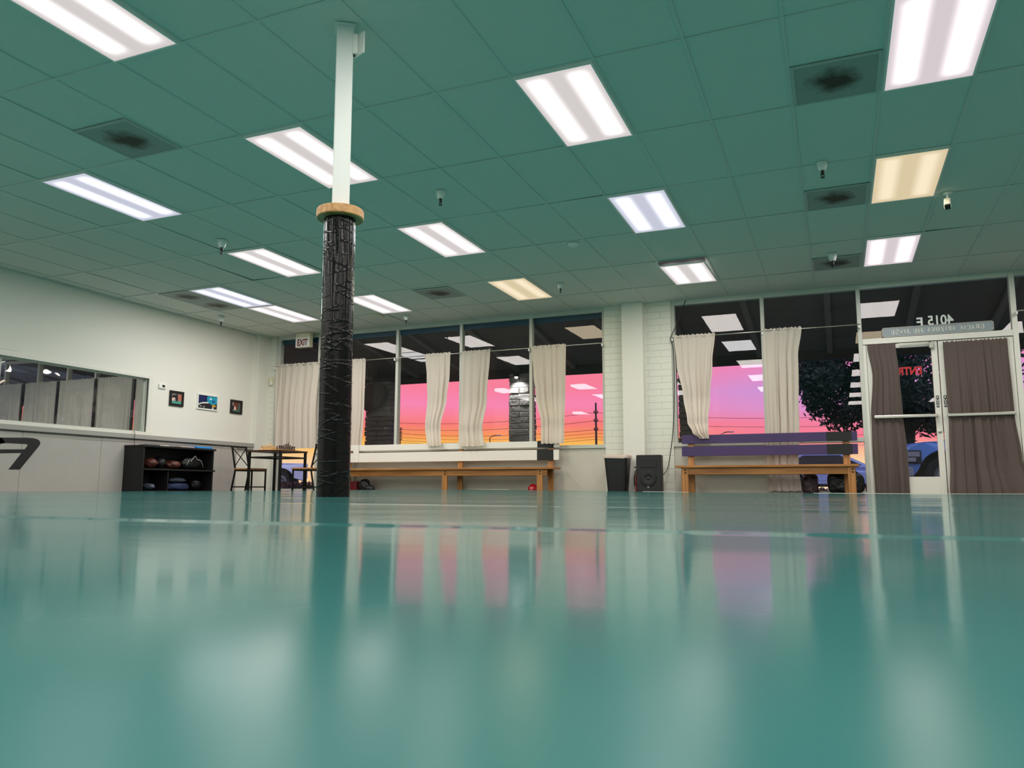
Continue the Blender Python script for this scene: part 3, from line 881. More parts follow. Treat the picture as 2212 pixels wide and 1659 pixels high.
def curtain(label, rows, y0=11.80, folds=7, seed=1, m='cream', group='cream curtains on the window rods', amp=0.028, cat='curtain', head=True):
    """rows: (z, x left, x right, y offset) from top to bottom"""
    rnd = random.Random(seed)
    p1, p2, p3 = rnd.uniform(0, 6), rnd.uniform(0, 6), rnd.uniform(0, 6)
    folds = folds*0.72
    nv, nu = 60, max(60, int(folds*20))
    zs = [r[0] for r in rows]
    def row(z):
        for a, c in zip(rows[:-1], rows[1:]):
            if z <= a[0]+1e-9 and z >= c[0]-1e-9:
                t = (a[0]-z)/max(1e-6, a[0]-c[0]); t = t*t*(3-2*t) if len(rows) > 2 else t
                return [a[k]+(c[k]-a[k])*t for k in (1, 2, 3)]
        return rows[-1][1:]
    zt, zb = zs[0], zs[-1]
    def f(u, v):
        z = zt+(zb-zt)*v
        if head and v < 0.12:      # denser rows near the rod
            z = zt+(zb-zt)*v
        xl, xr, yo = row(z)
        uu = u+0.018*math.sin(2*PI*u*3+p1)+0.012*math.sin(2*PI*5*u+p2+2*v)
        a = amp*(0.35+0.65*min(1, v*2.5))*(0.75+0.25*math.sin(3*v+p3+5*u))
        y = a*math.sin(2*PI*folds*u+p1+0.7*math.sin(3*v+p2))+0.35*a*math.sin(2*PI*folds*2.3*u+p3+1.2*v)+0.2*a*math.sin(2*PI*folds*0.6*u+4*v)
        zz = z
        if head:
            hz = zt-z
            ruff = math.exp(-((hz-0.03)/0.02)**2)
            y = y*(1-0.75*ruff)+0.010*math.exp(-(hz/0.02)**2)*math.sin(2*PI*folds*3.1*u+p2)
            zz += 0.008*math.exp(-(hz/0.012)**2)*math.sin(2*PI*folds*2.6*u+p3)
            # the sleeve swells round the rod
            y -= 0.012*math.exp(-((hz-0.03)/0.014)**2)
        zz += 0.006*v**8*math.sin(2*PI*folds*u+p1)
        return Vector((xl+(xr-xl)*min(1, max(0, uu)), y0+yo+y, zz))
    b = B().grid(nu, nv, f)
    return obj('curtain', b, m, smooth=True, label=label, cat=cat, group=group)

T = 2.35
curtain('wide cream curtain covering the exit bay behind the chess table', [(T, -9.84, -8.82, 0), (1.5, -9.84, -8.86, 0), (0.74, -9.83, -8.82, 0)], folds=9, seed=1)
curtain('cream curtain just beside the black wrapped post', [(T, -8.55, -7.80, 0), (1.4, -8.5, -7.80, 0), (0.66, -8.5, -7.84, 0.0)], folds=8, seed=2)
curtain('narrow cream curtain that twists inward near its hem, middle of the long rod', [(T, -6.60, -6.085, 0), (1.95, -6.56, -6.09, 0), (1.55, -6.53, -6.13, -0.01), (1.05, -6.52, -6.20, -0.09), (0.72, -6.43, -6.15, -0.165)], folds=5, seed=3, amp=0.02)
curtain('cream curtain hanging straight beside the twisted narrow one', [(T, -5.885, -5.33, 0), (1.5, -5.885, -5.38, -0.01), (1.0, -5.875, -5.42, -0.11), (0.70, -5.84, -5.36, -0.165)], folds=6, seed=4, amp=0.02)
curtain('cream curtain swept to one side by the window at the block pier', [(T, -4.585, -3.965, 0), (1.9, -4.545, -3.975, 0), (1.5, -4.50, -3.985, 0), (1.05, -4.375, -3.975, -0.09), (0.72, -4.345, -3.955, -0.165)], folds=7, seed=5, amp=0.02)
curtain('cream curtain bunched over the end of the purple bench back', [(T, -2.225, -1.585, 0), (1.9, -2.19, -1.64, 0), (1.4, -2.10, -1.69, -0.02), (1.0, -2.03, -1.72, -0.13), (0.84, -1.95, -1.715, -0.19), (0.745, -1.84, -1.71, -0.19)], folds=7, seed=6, amp=0.02)
curtain('long cream curtain falling to the floor behind the purple bench', [(T, -0.935, -0.375, 0), (1.9, -0.925, -0.44, 0), (1.0, -0.925, -0.465, 0.01), (0.3, -0.955, -0.50, 0.015), (-0.02, -0.94, -0.475, 0.0)], folds=6, seed=7)
curtain('cream curtain on the far side of the double doors', [(2.38, 2.38, 3.05, 0), (1.4, 2.42, 3.02, 0), (0.72, 2.42, 3.0, -0.02)], folds=7, seed=8)
BG = 'brown curtains on the double doors'
curtain('narrow brown curtain drawn aside on the glass door', [(2.03, 0.475, 0.835, 0), (1.6, 0.52, 0.86, 0), (1.0, 0.475, 0.875, 0.01), (0.5, 0.47, 0.90, 0), (-0.05, 0.475, 0.90, 0)], y0=11.865, folds=6, seed=9, m='brown', group=BG, amp=0.016)
curtain('wide brown curtain covering the whole glass door', [(2.005, 1.415, 2.17, 0), (1.0, 1.42, 2.19, 0), (0.4, 1.40, 2.24, 0), (-0.05, 1.37, 2.34, -0.03)], y0=11.865, folds=10, seed=10, m='brown', group=BG, amp=0.016)

# ------------------------------------------------------------------ benches
def bench(name, label, x0, x1, ys, board_mat, bar_x, end_x, leg_xs, post_xs, tops):
    """ys = front of the seat; boards lean on posts behind it"""
    t = thing('bench', label, 'bench', ((x0+x1)/2, ys+0.2, FL), 'benches at the windows')
    ST = 0.343
    obj('seat', B().box(x0, x1, ys, ys+0.36, ST-0.032, ST), 'wood', t, bevel=0.004)
    obj('apron', B().box(x0+0.12, x1-0.12, ys+0.045, ys+0.075, ST-0.13, ST-0.032), 'wood', t, bevel=0.002)
    obj('apron', B().box(x0+0.12, x1-0.12, ys+0.29, ys+0.318, ST-0.13, ST-0.032), 'wood', t, bevel=0.002)
    for lx in leg_xs:
        lg = obj('leg', B().box(lx-0.047, lx+0.047, ys+0.035, ys+0.075, FL, ST-0.032), 'woodz', t, bevel=0.003)
        bb = B()
        for zz in (ST-0.065, ST-0.105):
            bb.lathe([(0.011, 0), (0.011, -0.005), (0.007, -0.008)], (lx+0.012, ys+0.035, zz), 12, axis='y')
        obj('bolt', bb, 'bolt', lg)
    for px in post_xs:
        p = B()
        p.bar((px, ys+0.335, FL), (px, ys+0.335, ST), 0.09, 0.04, up=(0, 1, 0))
        p.bar((px, ys+0.335, ST-0.02), (px, ys+0.365, 0.74), 0.09, 0.035, up=(0, 1, 0))
        obj('post', p, 'woodz', t, bevel=0.002)
    for (z0, z1), yo in zip(tops, (0.345, 0.33)):
        a0, a1 = end_x
        bd = obj('backrest_board', B().box(a0, a1, ys+yo-0.03, ys+yo-0.004, z0, z1), board_mat, t, bevel=0.003)
        obj('belt_bar', B().box(bar_x[0], bar_x[1], ys+yo-0.033, ys+yo-0.003, z0-0.002, z1+0.002), 'blackpaint', bd)
    return t
bench('bench', 'pine bench with purple back boards and a black bar, beside the double doors', -2.17, 0.275, 11.34, 'purple', (-0.117, 0.207), (-2.12, 0.278),
      (-2.04, 0.18), (-1.99, 0.13), ((0.672, 0.80), (0.487, 0.628)))
t = bench('bench', 'long pine bench with white back boards between wrapped post and block pier', -8.25, -4.06, 11.38, 'whitepaint', (-4.44, -4.16), (-8.12, -4.07),
      (-8.1, -5.97, -4.30), (-8.05, -5.83, -4.22), ((0.664, 0.765), (0.46, 0.625)))
obj('end_board', B().box(-7.93, -7.82, 11.66, 11.685, 0.46, 0.765), 'whitepaint', t, bevel=0.003)

# ------------------------------------------------------------------ wrapped post
def build_post():
    px, py = -2.745, 3.822
    zb = mat_z(px, py)
    t = thing('support_post', 'white steel post wrapped in black plastic below a wooden collar', 'post', (px, py, zb))
    lean = 0.0065      # slightly out of plumb
    X = lambda z: px+lean*(1.7-z)*0.85
    Yv = lambda z: py+lean*(1.7-z)*0.4
    a = math.radians(36)
    p = B()
    w = 0.052
    def ring(z, r):
        return [Vector((X(z)+r*math.sqrt(2)*math.cos(a+PI/4+k*PI/2), Yv(z)+r*math.sqrt(2)*math.sin(a+PI/4+k*PI/2), z)) for k in range(4)]
    p.add(ring(1.6, w)+ring(C-0.012, w), [(0, 1, 5, 4), (1, 2, 6, 5), (2, 3, 7, 6), (3, 0, 4, 7), (3, 2, 1, 0), (4, 5, 6, 7)])
    obj('post_shaft', p, 'postpaint', t, bevel=0.008)
    pl = B(); q0, q1 = ring(C-0.014, 0.066), ring(C-0.004, 0.066)
    pl.add(q0+q1, [(0, 1, 5, 4), (1, 2, 6, 5), (2, 3, 7, 6), (3, 0, 4, 7), (3, 2, 1, 0), (4, 5, 6, 7)])
    obj('top_plate', pl, 'postpaint', t)
    zc = 1.668
    obj('wooden_collar', B().lathe([(0.06, zc-0.028), (0.139, zc-0.028), (0.143, zc-0.022), (0.143, zc+0.022), (0.139, zc+0.028), (0.06, zc+0.028)], (X(zc), Yv(zc), 0), 40), 'ringwood', t)
    # plastic wrap with stretched wrinkles
    rnd = random.Random(11)
    nz, na = 620, 100
    wr = [(rnd.uniform(zb, 1.64), rnd.gauss(0, 0.035), rnd.uniform(0, 6.28), rnd.uniform(0.4, 1.6), rnd.uniform(0.0007, 0.0020), rnd.uniform(0.0022, 0.0040)) for _ in range(230)]
    wr.sort()
    wz = [q[0] for q in wr]
    import bisect
    def f(u, v):
        z = zb+(zc-0.026-zb)*v
        an = u*2*PI
        r = 0.0965-0.004*v+0.0012*math.sin(3*an+2*z)+0.0005*math.sin(9*an+7*z)
        for z0, sl, a0, sp, h, wd in wr[bisect.bisect(wz, z-0.13):bisect.bisect(wz, z+0.13)]:
            dz = z-z0
            da = (an-a0+PI) % (2*PI)-PI
            if abs(da) > sp: continue
            d = (dz-sl*da)/wd
            if abs(d) < 3:
                r += h*math.exp(-d*d)*math.cos(da/sp*PI/2)
        if v > 0.82:
            r += 0.0016*math.sin(13*an+5*z)*min(1, (v-0.82)/0.06)
        r += 0.0045*(1-v)**10*0
        return Vector((X(z)+r*math.cos(an), Yv(z)+r*math.sin(an), z))
    wb = B().grid(na, nz, f)
    top = [Vector((X(zc)+0.05*math.cos(2*PI*k/na), Yv(zc)+0.05*math.sin(2*PI*k/na), zc-0.026)) for k in range(na)]
    wo = obj('plastic_wrap', wb, 'wrap', t, smooth=True, weld=True)
    # little wireless bridge strapped near the top
    d = thing('wireless_bridge', 'small white box with a flat panel strapped near the top of the post', 'device', (-2.68, 3.83, 2.71))
    e = Vector((math.cos(a), math.sin(a), 0)); n = Vector((math.sin(a), -math.cos(a), 0))
    c0 = Vector((X(2.78), Yv(2.78), 2.785))
    bx = B()
    bx.bar(c0+e*0.062+n*0.035+Vector((0, 0, -0.075)), c0+e*0.062+n*0.035+Vector((0, 0, 0.06)), 0.035, 0.05, up=tuple(n))
    obj('device_body', bx, 'whiteplastic', d, bevel=0.008)
    pn = B()
    q = c0+e*0.088+n*0.05
    pn.bar(q+Vector((0, 0, -0.082)), q+Vector((0, 0, 0.062)), 0.012, 0.105, up=tuple(e*0.55+n*0.83))
    obj('device_panel', pn, 'whiteplastic', d, bevel=0.003)
    obj('device_port', B().box(c0.x+e.x*0.05+n.x*0.035-0.012, c0.x+e.x*0.05+n.x*0.035+0.012, c0.y+e.y*0.05+n.y*0.035-0.01, c0.y+e.y*0.05+n.y*0.035+0.01, c0.z-0.082, c0.z-0.07), 'black', d)
build_post()

# ------------------------------------------------------------------ ceiling lights
LAMPK = 33.0
def ceiling_light(i, j, lens, label, power=1.0, tint=(1, 0.925, 0.87), group=None, tilt=0.0):
    x, y = cell(i, j)
    cx, cy = x+CX/2, y+CY/2
    t = thing('ceiling_light', label, 'ceiling light', (cx, cy, C-0.02), group)
    hw, hl = CX/2-0.012, CY/2-0.012
    b = B()
    for x0, x1, y0, y1 in ((-hw, -hw+0.014, -hl, hl), (hw-0.014, hw, -hl, hl), (-hw+0.014, hw-0.014, -hl, -hl+0.014), (-hw+0.014, hw-0.014, hl-0.014, hl)):
        b.box(x0, x1, y0, y1, 0.0, 0.0145)
    obj('light_frame', b, 'whiteplastic', t, local=True)
    p = obj('light_lens', B().box(-hw+0.014, hw-0.014, -hl+0.014, hl-0.014, 0.004, 0.0125), lens, t, local=True)
    ld = bpy.data.lights.new('strip_lamp', 'AREA')
    ld.shape = 'RECTANGLE'; ld.size = 2*hw-0.03; ld.size_y = 2*hl-0.03
    ld.energy = LAMPK*power; ld.color = tint
    lo = bpy.data.objects.new('strip_lamp', ld); COL.objects.link(lo)
    lo.parent = t; lo.location = (0, 0, -0.002)
    if tilt:                                       # this one sags at one end; a black strip paints the gap's shade
        t.rotation_euler = (tilt, 0, 0); t.location.z -= 0.024
        obj('gap_shade_strip', B().box(-hw, hw, -hl-0.01, -hl+0.10, 0.036, 0.044), 'black', t, local=True)
    return t
COOL, PINK, WARM = (0.97, 0.955, 0.95), (1.0, 0.935, 0.90), (1.0, 0.82, 0.56)
ceiling_light(-7, -2, 'lens_white', 'white ceiling light panel cut off by the picture top, past the post from the doors')
ceiling_light(-11, 0, 'lens_cool', 'bluish white ceiling light panel next to the sooty square vent near the white wall', tint=COOL)
ceiling_light(-7, 0, 'lens_white', 'bright ceiling light panel crossed by the white steel post')
ceiling_light(-3, 0, 'lens_white', 'largest fully visible ceiling light panel, two white tubes glowing, in mid ceiling')
ceiling_light(1, 0, 'lens_pink', 'big white ceiling light panel beside the largest vent, cut by the picture edge', tint=PINK)
ceiling_light(1, 2, 'lens_warm', 'dim cream yellow ceiling light panel beside the hanging security camera', 0.55, WARM)
ceiling_light(1, 4, 'lens_pink', 'pinkish white ceiling light panel nearest above the double doors', tint=PINK)
ceiling_light(-3, 2, 'lens_cool', 'cool white ceiling light panel with two tubes, second out from the block pier', tint=COOL)
ceiling_light(-3, 4, 'lens_white', 'white ceiling light panel with a dark gap at one end, near the purple bench', tilt=0.045)
ceiling_light(-7, 2, 'lens_white', 'white ceiling light panel between the wooden collar and the small smoke detector')
ceiling_light(-7, 4, 'lens_warm', 'cream yellow ceiling light panel in front of the long white bench', 0.6, WARM)
ceiling_light(-11, 2, 'lens_white', 'white ceiling light panel whose tip touches the black wrapped post')
ceiling_light(-11, 4, 'lens_white', 'white ceiling light panel by the windows, partly behind the black wrapped post')
ceiling_light(-14, 3, 'lens_cool', 'bluish ceiling light panel adjoining the pair of grey vents', tint=COOL)
ceiling_light(-14, 4, 'lens_white', 'white ceiling light panel set end to end with a bluish one, near the exit sign')
for i in (-15, -11, -7, -3, 1, 5):
    for j in (-2, -4, -6, -8):
        if (i, j) != (-7, -2):
            ceiling_light(i, j, 'lens_cool' if (i+j) % 3 == 0 else 'lens_white', 'white ceiling light panel in the rear of the hall, outside the picture', group='ceiling lights in the rear of the hall')
for j in (0, 2, 4):
    ceiling_light(5, j, 'lens_white', 'white ceiling light panel past the double doors, outside the picture', group='ceiling lights past the doors')

# ------------------------------------------------------------------ vents, sprinklers, small ceiling things
def vent(i, j, label):
    x, y = cell(i, j)
    cx, cy = x+CX/2, y+CY/4
    t = thing('air_vent', label, 'vent', (cx, cy, C-0.014), 'square ceiling vents')
    h = CX/2-0.012
    b = B()
    for x0, x1, y0, y1 in ((-h, -h+0.022, -h, h), (h-0.022, h, -h, h), (-h+0.022, h-0.022, -h, -h+0.022), (-h+0.022, h-0.022, h-0.022, h)):
        b.box(x0, x1, y0, y1, 0, 0.009)
    obj('vent_frame', b, 'ventframe', t, local=True)
    obj('vent_grille', B().box(-h+0.022, h-0.022, -h+0.022, h-0.022, 0.003, 0.008), 'grille', t, local=True)
vent(-9, -0.5, 'sooty square ceiling vent beside the bluish light panel near the white wall')
vent(0, 0.5, 'largest looking square vent with a dark sooty centre, beside the big cut-off light panel')
vent(0, 2.5, 'square sooty vent beside the cream yellow panel and security camera')
vent(0, 4.5, 'square vent by the pinkish panel, a sprinkler hanging in front of it')
vent(-9, 4.05, 'sooty square vent above the long bench windows, between white and cream panels')
vent(-15, 3.02, 'grey square vent farther from the windows in the pair by the white wall')
vent(-15, 3.52, 'grey square vent closer to the windows in the pair by the white wall')

def sprinkler(i, j, label, s=1.0):
    x, y = GX+CX*i, GY+CY*j
    t = thing('sprinkler_head', label, 'sprinkler', (x, y, C-0.17*s), 'hanging sprinkler heads')
    k = s
    obj('cup', B().lathe([(0.030*k, 0.075*k), (0.036*k, 0.085*k), (0.05*k, 0.13*k), (0.056*k, 0.165*k)], (0, 0, 0), 20), 'whiteplastic', t, local=True, smooth=False)
    b = B().lathe([(0.012*k, 0.03*k), (0.014*k, 0.05*k), (0.018*k, 0.078*k)], (0, 0, 0), 12)
    for sx in (-1, 1):
        b.tube([(sx*0.006*k, 0, 0.006*k), (sx*0.016*k, 0, 0.025*k), (sx*0.012*k, 0, 0.05*k)], 0.004*k, 6)
    b.lathe([(0.022*k, 0.0), (0.022*k, 0.004*k), (0.006*k, 0.008*k)], (0, 0, 0), 14)
    obj('nozzle', b, 'darksteel', t, local=True)
sprinkler(0.31, 1.97, 'sprinkler head hanging between the two large sooty vents', 0.85)
sprinkler(-5.40, 1.40, 'sprinkler head in mid ceiling, near the post collar', 0.85)
sprinkler(-10.49, 1.70, 'sprinkler head between the bluish panel and the post, on the wall side')
sprinkler(-15.4, 4.32, 'sprinkler head in the corner above the framed photographs')
sprinkler(-5.47, 4.45, 'small sprinkler head beside the cream yellow panel by the windows', 0.8)
sprinkler(-10.55, 5.25, 'white capped sprinkler head close above the window with the wrapped post', 0.8)
sprinkler(0.42, 4.40, 'sprinkler head in front of the vent by the doors')
x, y = GX+CX*2.16, GY+CY*2.99
t = thing('security_camera', 'small white security camera hanging under the ceiling near the doors', 'camera', (x, y, C-0.2))
obj('camera_mount', B().lathe([(0.05, 0.19), (0.05, 0.197), (0.02, 0.178), (0.014, 0.17)], (0, 0, 0), 18).tube([(0, 0, 0.175), (0, 0, 0.12)], 0.010, 8), 'whiteplastic', t, local=True)
obj('camera_body', B().bar((0.0, 0.02, 0.125), (-0.012, -0.045, 0.045), 0.062, 0.075), 'whiteplastic', t, local=True, bevel=0.012)
obj('camera_lens', B().bar((-0.012, -0.046, 0.046), (-0.014, -0.056, 0.033), 0.052, 0.058), 'black', t, local=True, bevel=0.008)
x, y = GX-CX*4.25, GY+CY*3.08
t = thing('smoke_detector', 'flat white smoke detector on the ceiling between two light rows', 'detector', (x, y, C-0.04))
obj('detector_body', B().lathe([(0.02, 0), (0.05, 0.004), (0.065, 0.018), (0.068, 0.036)], (0, 0, 0), 24), 'whiteplastic', t, local=True)
x, y = GX-CX*11.16, GY+CY*5.07
t = thing('beam_sensor', 'little cream sensor on the ceiling beside the wrapped post, near the windows', 'sensor', (x, y, C-0.03))
obj('sensor_body', B().box(-0.03, 0.03, -0.10, 0.10, 0, 0.026), 'cream_plastic', t, local=True, bevel=0.006)

# ------------------------------------------------------------------ on the side wall: photographs, thermostat, sensor
def picture(label, y0, y1, z0, z1, frame, photo, fw):
    t = thing('framed_photograph', label, 'picture', (XL+0.012, (y0+y1)/2, z0), 'framed photographs on the white wall')
    b = B()
    for a0, a1, c0, c1 in ((y0, y0+fw, z0, z1), (y1-fw, y1, z0, z1), (y0+fw, y1-fw, z0, z0+fw), (y0+fw, y1-fw, z1-fw, z1)):
        b.box(XL, XL+0.025, a0, a1, c0, c1)
    obj('picture_frame', b, frame, t)
    return t
def print_part(t, y0, y1, z0, z1, base, shapes):
    p = obj('photo_print', B().box(XL+0.002, XL+0.010, y0, y1, z0, z1), base, t)
    fn = lambda a, c, k: Vector((XL+0.010+k, y0+(y1-y0)*a, z0+(z1-z0)*c))
    for n, (m_, poly) in enumerate(shapes):
        obj('print_patch', B().prism(poly, fn, 0.0002, 0.0006+0.0003*n), m_, p)
for nm, c in (('p_teal', (70, 150, 136)), ('p_skin', (228, 190, 172)), ('p_brick', (176, 106, 88)), ('p_dark', (30, 28, 36)), ('p_navy', (14, 30, 84)), ('p_cyan', (20, 152, 182)),
              ('p_gold', (190, 150, 50)), ('p_white', (225, 225, 225)), ('p_grey', (150, 150, 150)), ('p_deep', (16, 90, 150)), ('p_red', (104, 46, 38)), ('p_moss', (62, 96, 86))):
    MT[nm] = mat('print_'+nm[2:], rgb(*c), 0.3)
ell = lambda cx, cy, rx, ry, n=14: [(cx+rx*math.cos(2*PI*k/n), cy+ry*math.sin(2*PI*k/n)) for k in range(n)]
t = picture('black framed photograph below the thermostat, figure and brick wall on it', 9.565, 9.862, 1.358, 1.61, 'blackframe', 'photo_a', 0.04)
print_part(t, 9.605, 9.822, 1.398, 1.57, 'p_grey', [('p_brick', [(.6, .25), (1, .3), (1, .9), (.6, .95)]), ('p_teal', [(0, 0), (1, 0), (1, .3), (.5, .28), (0, .2)]),
    ('p_dark', ell(.28, .68, .2, .2)), ('p_dark', [(.42, .3), (.6, .2), (.66, .6), (.58, .95), (.42, .95)]), ('p_skin', [(.02, .3), (.2, .3), (.36, .52), (.3, .6), (.06, .5)])])
t = picture('white framed photograph with dark blue and cyan, middle of the three', 10.165, 10.655, 1.36, 1.632, 'whiteplastic', 'photo_b', 0.022)
print_part(t, 10.187, 10.633, 1.382, 1.61, 'p_dark', [('p_navy', [(0, .45), (.5, .55), (.5, 1), (0, 1)]), ('p_cyan', [(.5, .5), (.62, .42), (.72, .35), (.9, .4), (1, .5), (1, 1), (.48, 1), (.47, .7)]),
    ('p_deep', ell(.82, .6, .1, .13)), ('p_white', ell(.66, .78, .06, .07)), ('p_white', [(.02, .3), (.2, .45), (.5, .52), (.6, .46), (.5, .42), (.2, .36), (.04, .22)]), ('p_gold', ell(.84, .27, .11, .1)),
    ('p_white', [(.76, .0), (.82, .0), (.82, .16), (.76, .16)]), ('p_grey', ell(.32, .12, .05, .06)), ('p_grey', ell(.15, .16, .06, .05))])
t = picture('small black framed photograph with red brown tones, closest to the corner', 10.97, 11.268, 1.357, 1.608, 'blackframe', 'photo_c', 0.036)
print_part(t, 11.006, 11.232, 1.393, 1.572, 'p_red', [('p_moss', [(0, 0), (1, 0), (1, .28), (0, .2)]), ('p_dark', [(0, .15), (.3, .2), (.34, .55), (0, .6)]), ('p_grey', [(.04, .6), (.2, .62), (.18, .95), (.05, .95)]),
    ('p_skin', ell(.36, .45, .1, .12)), ('p_skin', [(.2, .2), (.5, .18), (.52, .32), (.25, .36)]), ('p_moss', [(.72, .3), (.95, .3), (.95, .9), (.74, .9)])])
t = thing('thermostat', 'small white thermostat with a dark display on the white wall', 'thermostat', (XL+0.015, 9.40, 1.61))
obj('case', B().box(XL, XL+0.03, 9.33, 9.475, 1.612, 1.692), 'whiteplastic', t, bevel=0.012)
obj('display', B().box(XL+0.03, XL+0.0315, 9.385, 9.44, 1.637, 1.678), 'lcd', t)
t = thing('motion_sensor', 'small beige motion sensor on the block wall in the corner', 'sensor', (-10.0, 11.87, 1.97))
obj('sensor_case', B().box(-10.02, -9.945, 11.84, 11.88, 1.965, 2.12), 'cream_plastic', t, bevel=0.01)
obj('sensor_window', B().box(-10.005, -9.96, 11.836, 11.842, 1.98, 2.04), 'whiteplastic', t, bevel=0.002)

# ------------------------------------------------------------------ black shelf unit with gear
def build_rack():
    x0, x1, y0, y1 = XL+0.052, -9.70, 8.72, 10.17
    t = thing('shelf_unit', 'low black shelf unit full of gear against the grey wall pads', 'shelf', ((x0+x1)/2, (y0+y1)/2, FL))
    zt = 0.655
    obj('top_board', B().box(x0, x1+0.02, y0-0.01, y1+0.03, zt-0.03, zt), 'matteblack', t, bevel=0.003)
    obj('side_panel', B().box(x0, x1, y0, y0+0.025, FL, zt-0.03), 'matteblack', t)
    obj('side_panel', B().box(x0, x1, y1-0.025, y1, FL, zt-0.03), 'matteblack', t)
    obj('back_panel', B().box(x0, x0+0.012, y0+0.025, y1-0.025, FL, zt-0.03), 'matteblack', t)
    obj('shelf_board', B().box(x0+0.012, x1+0.015, y0+0.025, y1+0.03, 0.275, 0.30), 'matteblack', t, bevel=0.002)
    obj('shelf_board', B().box(x0+0.012, x1, y0+0.025, y1-0.025, -0.06, -0.035), 'matteblack', t)
    obj('divider', B().box(x0+0.012, x1-0.01, y0+0.50, y0+0.52, -0.035, 0.275), 'matteblack', t)
    xm = (x0+x1)/2
    def gear(name, label, cat, b, m, grp='gear in the black shelf unit'):
        return obj(name, b, m, smooth=True, label=label, cat=cat, group=grp)
    gear('gym_bag', 'black gym bag with pale piping on the upper shelf', 'bag', B().blob((xm+0.02, 9.84, 0.415), (0.13, 0.22, 0.108), 3, 0.05, power=0.6), 'bag')
    bg = bpy.data.objects['gym_bag']
    obj('bag_strap', B().tube([(xm+0.16, 9.62+0.045*k, 0.37+0.13*math.sin(k*PI/8)+0.03*math.sin(k*2.1)) for k in range(9)], 0.006, 6), 'greytrim', bg, smooth=True)
    gear('boxing_glove', 'brown leather glove on the upper shelf, nearer the letter', 'glove', B().blob((xm+0.04, 9.00, 0.388), (0.12, 0.10, 0.078), 5, 0.1), 'brownleather')
    gear('boxing_glove', 'brown leather glove on the upper shelf beside the gym bag', 'glove', B().blob((xm+0.05, 9.44, 0.375), (0.11, 0.13, 0.066), 6, 0.1), 'brownleather')
    gear('helmet', 'black padded head guard between the two brown gloves', 'helmet', B().blob((xm, 9.21, 0.405), (0.12, 0.085, 0.098), 8, 0.05), 'black')
    gear('folded_gi', 'navy blue folded jacket on the lower shelf', 'clothing', B().blob((xm+0.02, 9.56, 0.026), (0.13, 0.24, 0.056), 9, 0.05, power=0.5), 'bluecloth')
    gear('shin_guard', 'slate grey guard lying on the navy jacket', 'guard', B().blob((xm+0.03, 9.56, 0.128), (0.10, 0.16, 0.042), 10, 0.08), 'greycloth_gear')
    gear('gym_shoe', 'grey gym shoe on the lower shelf near the panel', 'shoe', B().blob((xm+0.02, 9.0, 0.022), (0.14, 0.06, 0.052), 12, 0.08), 'greycloth_gear')
    gear('duffel', 'black duffel bag at the end of the lower shelf', 'bag', B().blob((xm, 9.95, 0.066), (0.13, 0.11, 0.09), 14, 0.04, power=0.6), 'bag')
    obj('blue_box', B().box(xm-0.10, xm+0.18, 9.80, 10.15, zt, zt+0.032), 'blueplastic', bevel=0.006, label='flat bright blue box lying on top of the shelf unit', cat='box')
    obj('paper_stack', B().box(xm-0.05, xm+0.17, 9.46, 9.76, zt, zt+0.016), 'paper', label='thin stack of pale papers beside the blue box', cat='papers')
    obj('note_pad', B().box(xm-0.02, xm+0.16, 8.82, 9.06, zt, zt+0.014), 'greycloth_gear', label='thin grey pad on the shelf unit top at the near end', cat='notepad')
    obj('belt', B().tube([(xm+0.02+0.05*math.sin(k*1.3), 9.10+0.035*k, zt+0.010) for k in range(9)], 0.009, 6), 'whitetape', smooth=True, label='crumpled pale strap lying on the shelf unit top', cat='strap')
    hk = B().tube([(XL+0.055, 8.86, 0.835+0.05), (XL+0.08, 8.86, 0.87), (XL+0.075, 8.87, 0.84), (XL+0.09, 8.855, 0.80), (XL+0.095, 8.86, 0.657)], 0.0035, 6)
    obj('hook_wire', hk, 'black', smooth=True, label='short dark wire with a hook dangling from the ledge to the shelf unit', cat='wire')
build_rack()

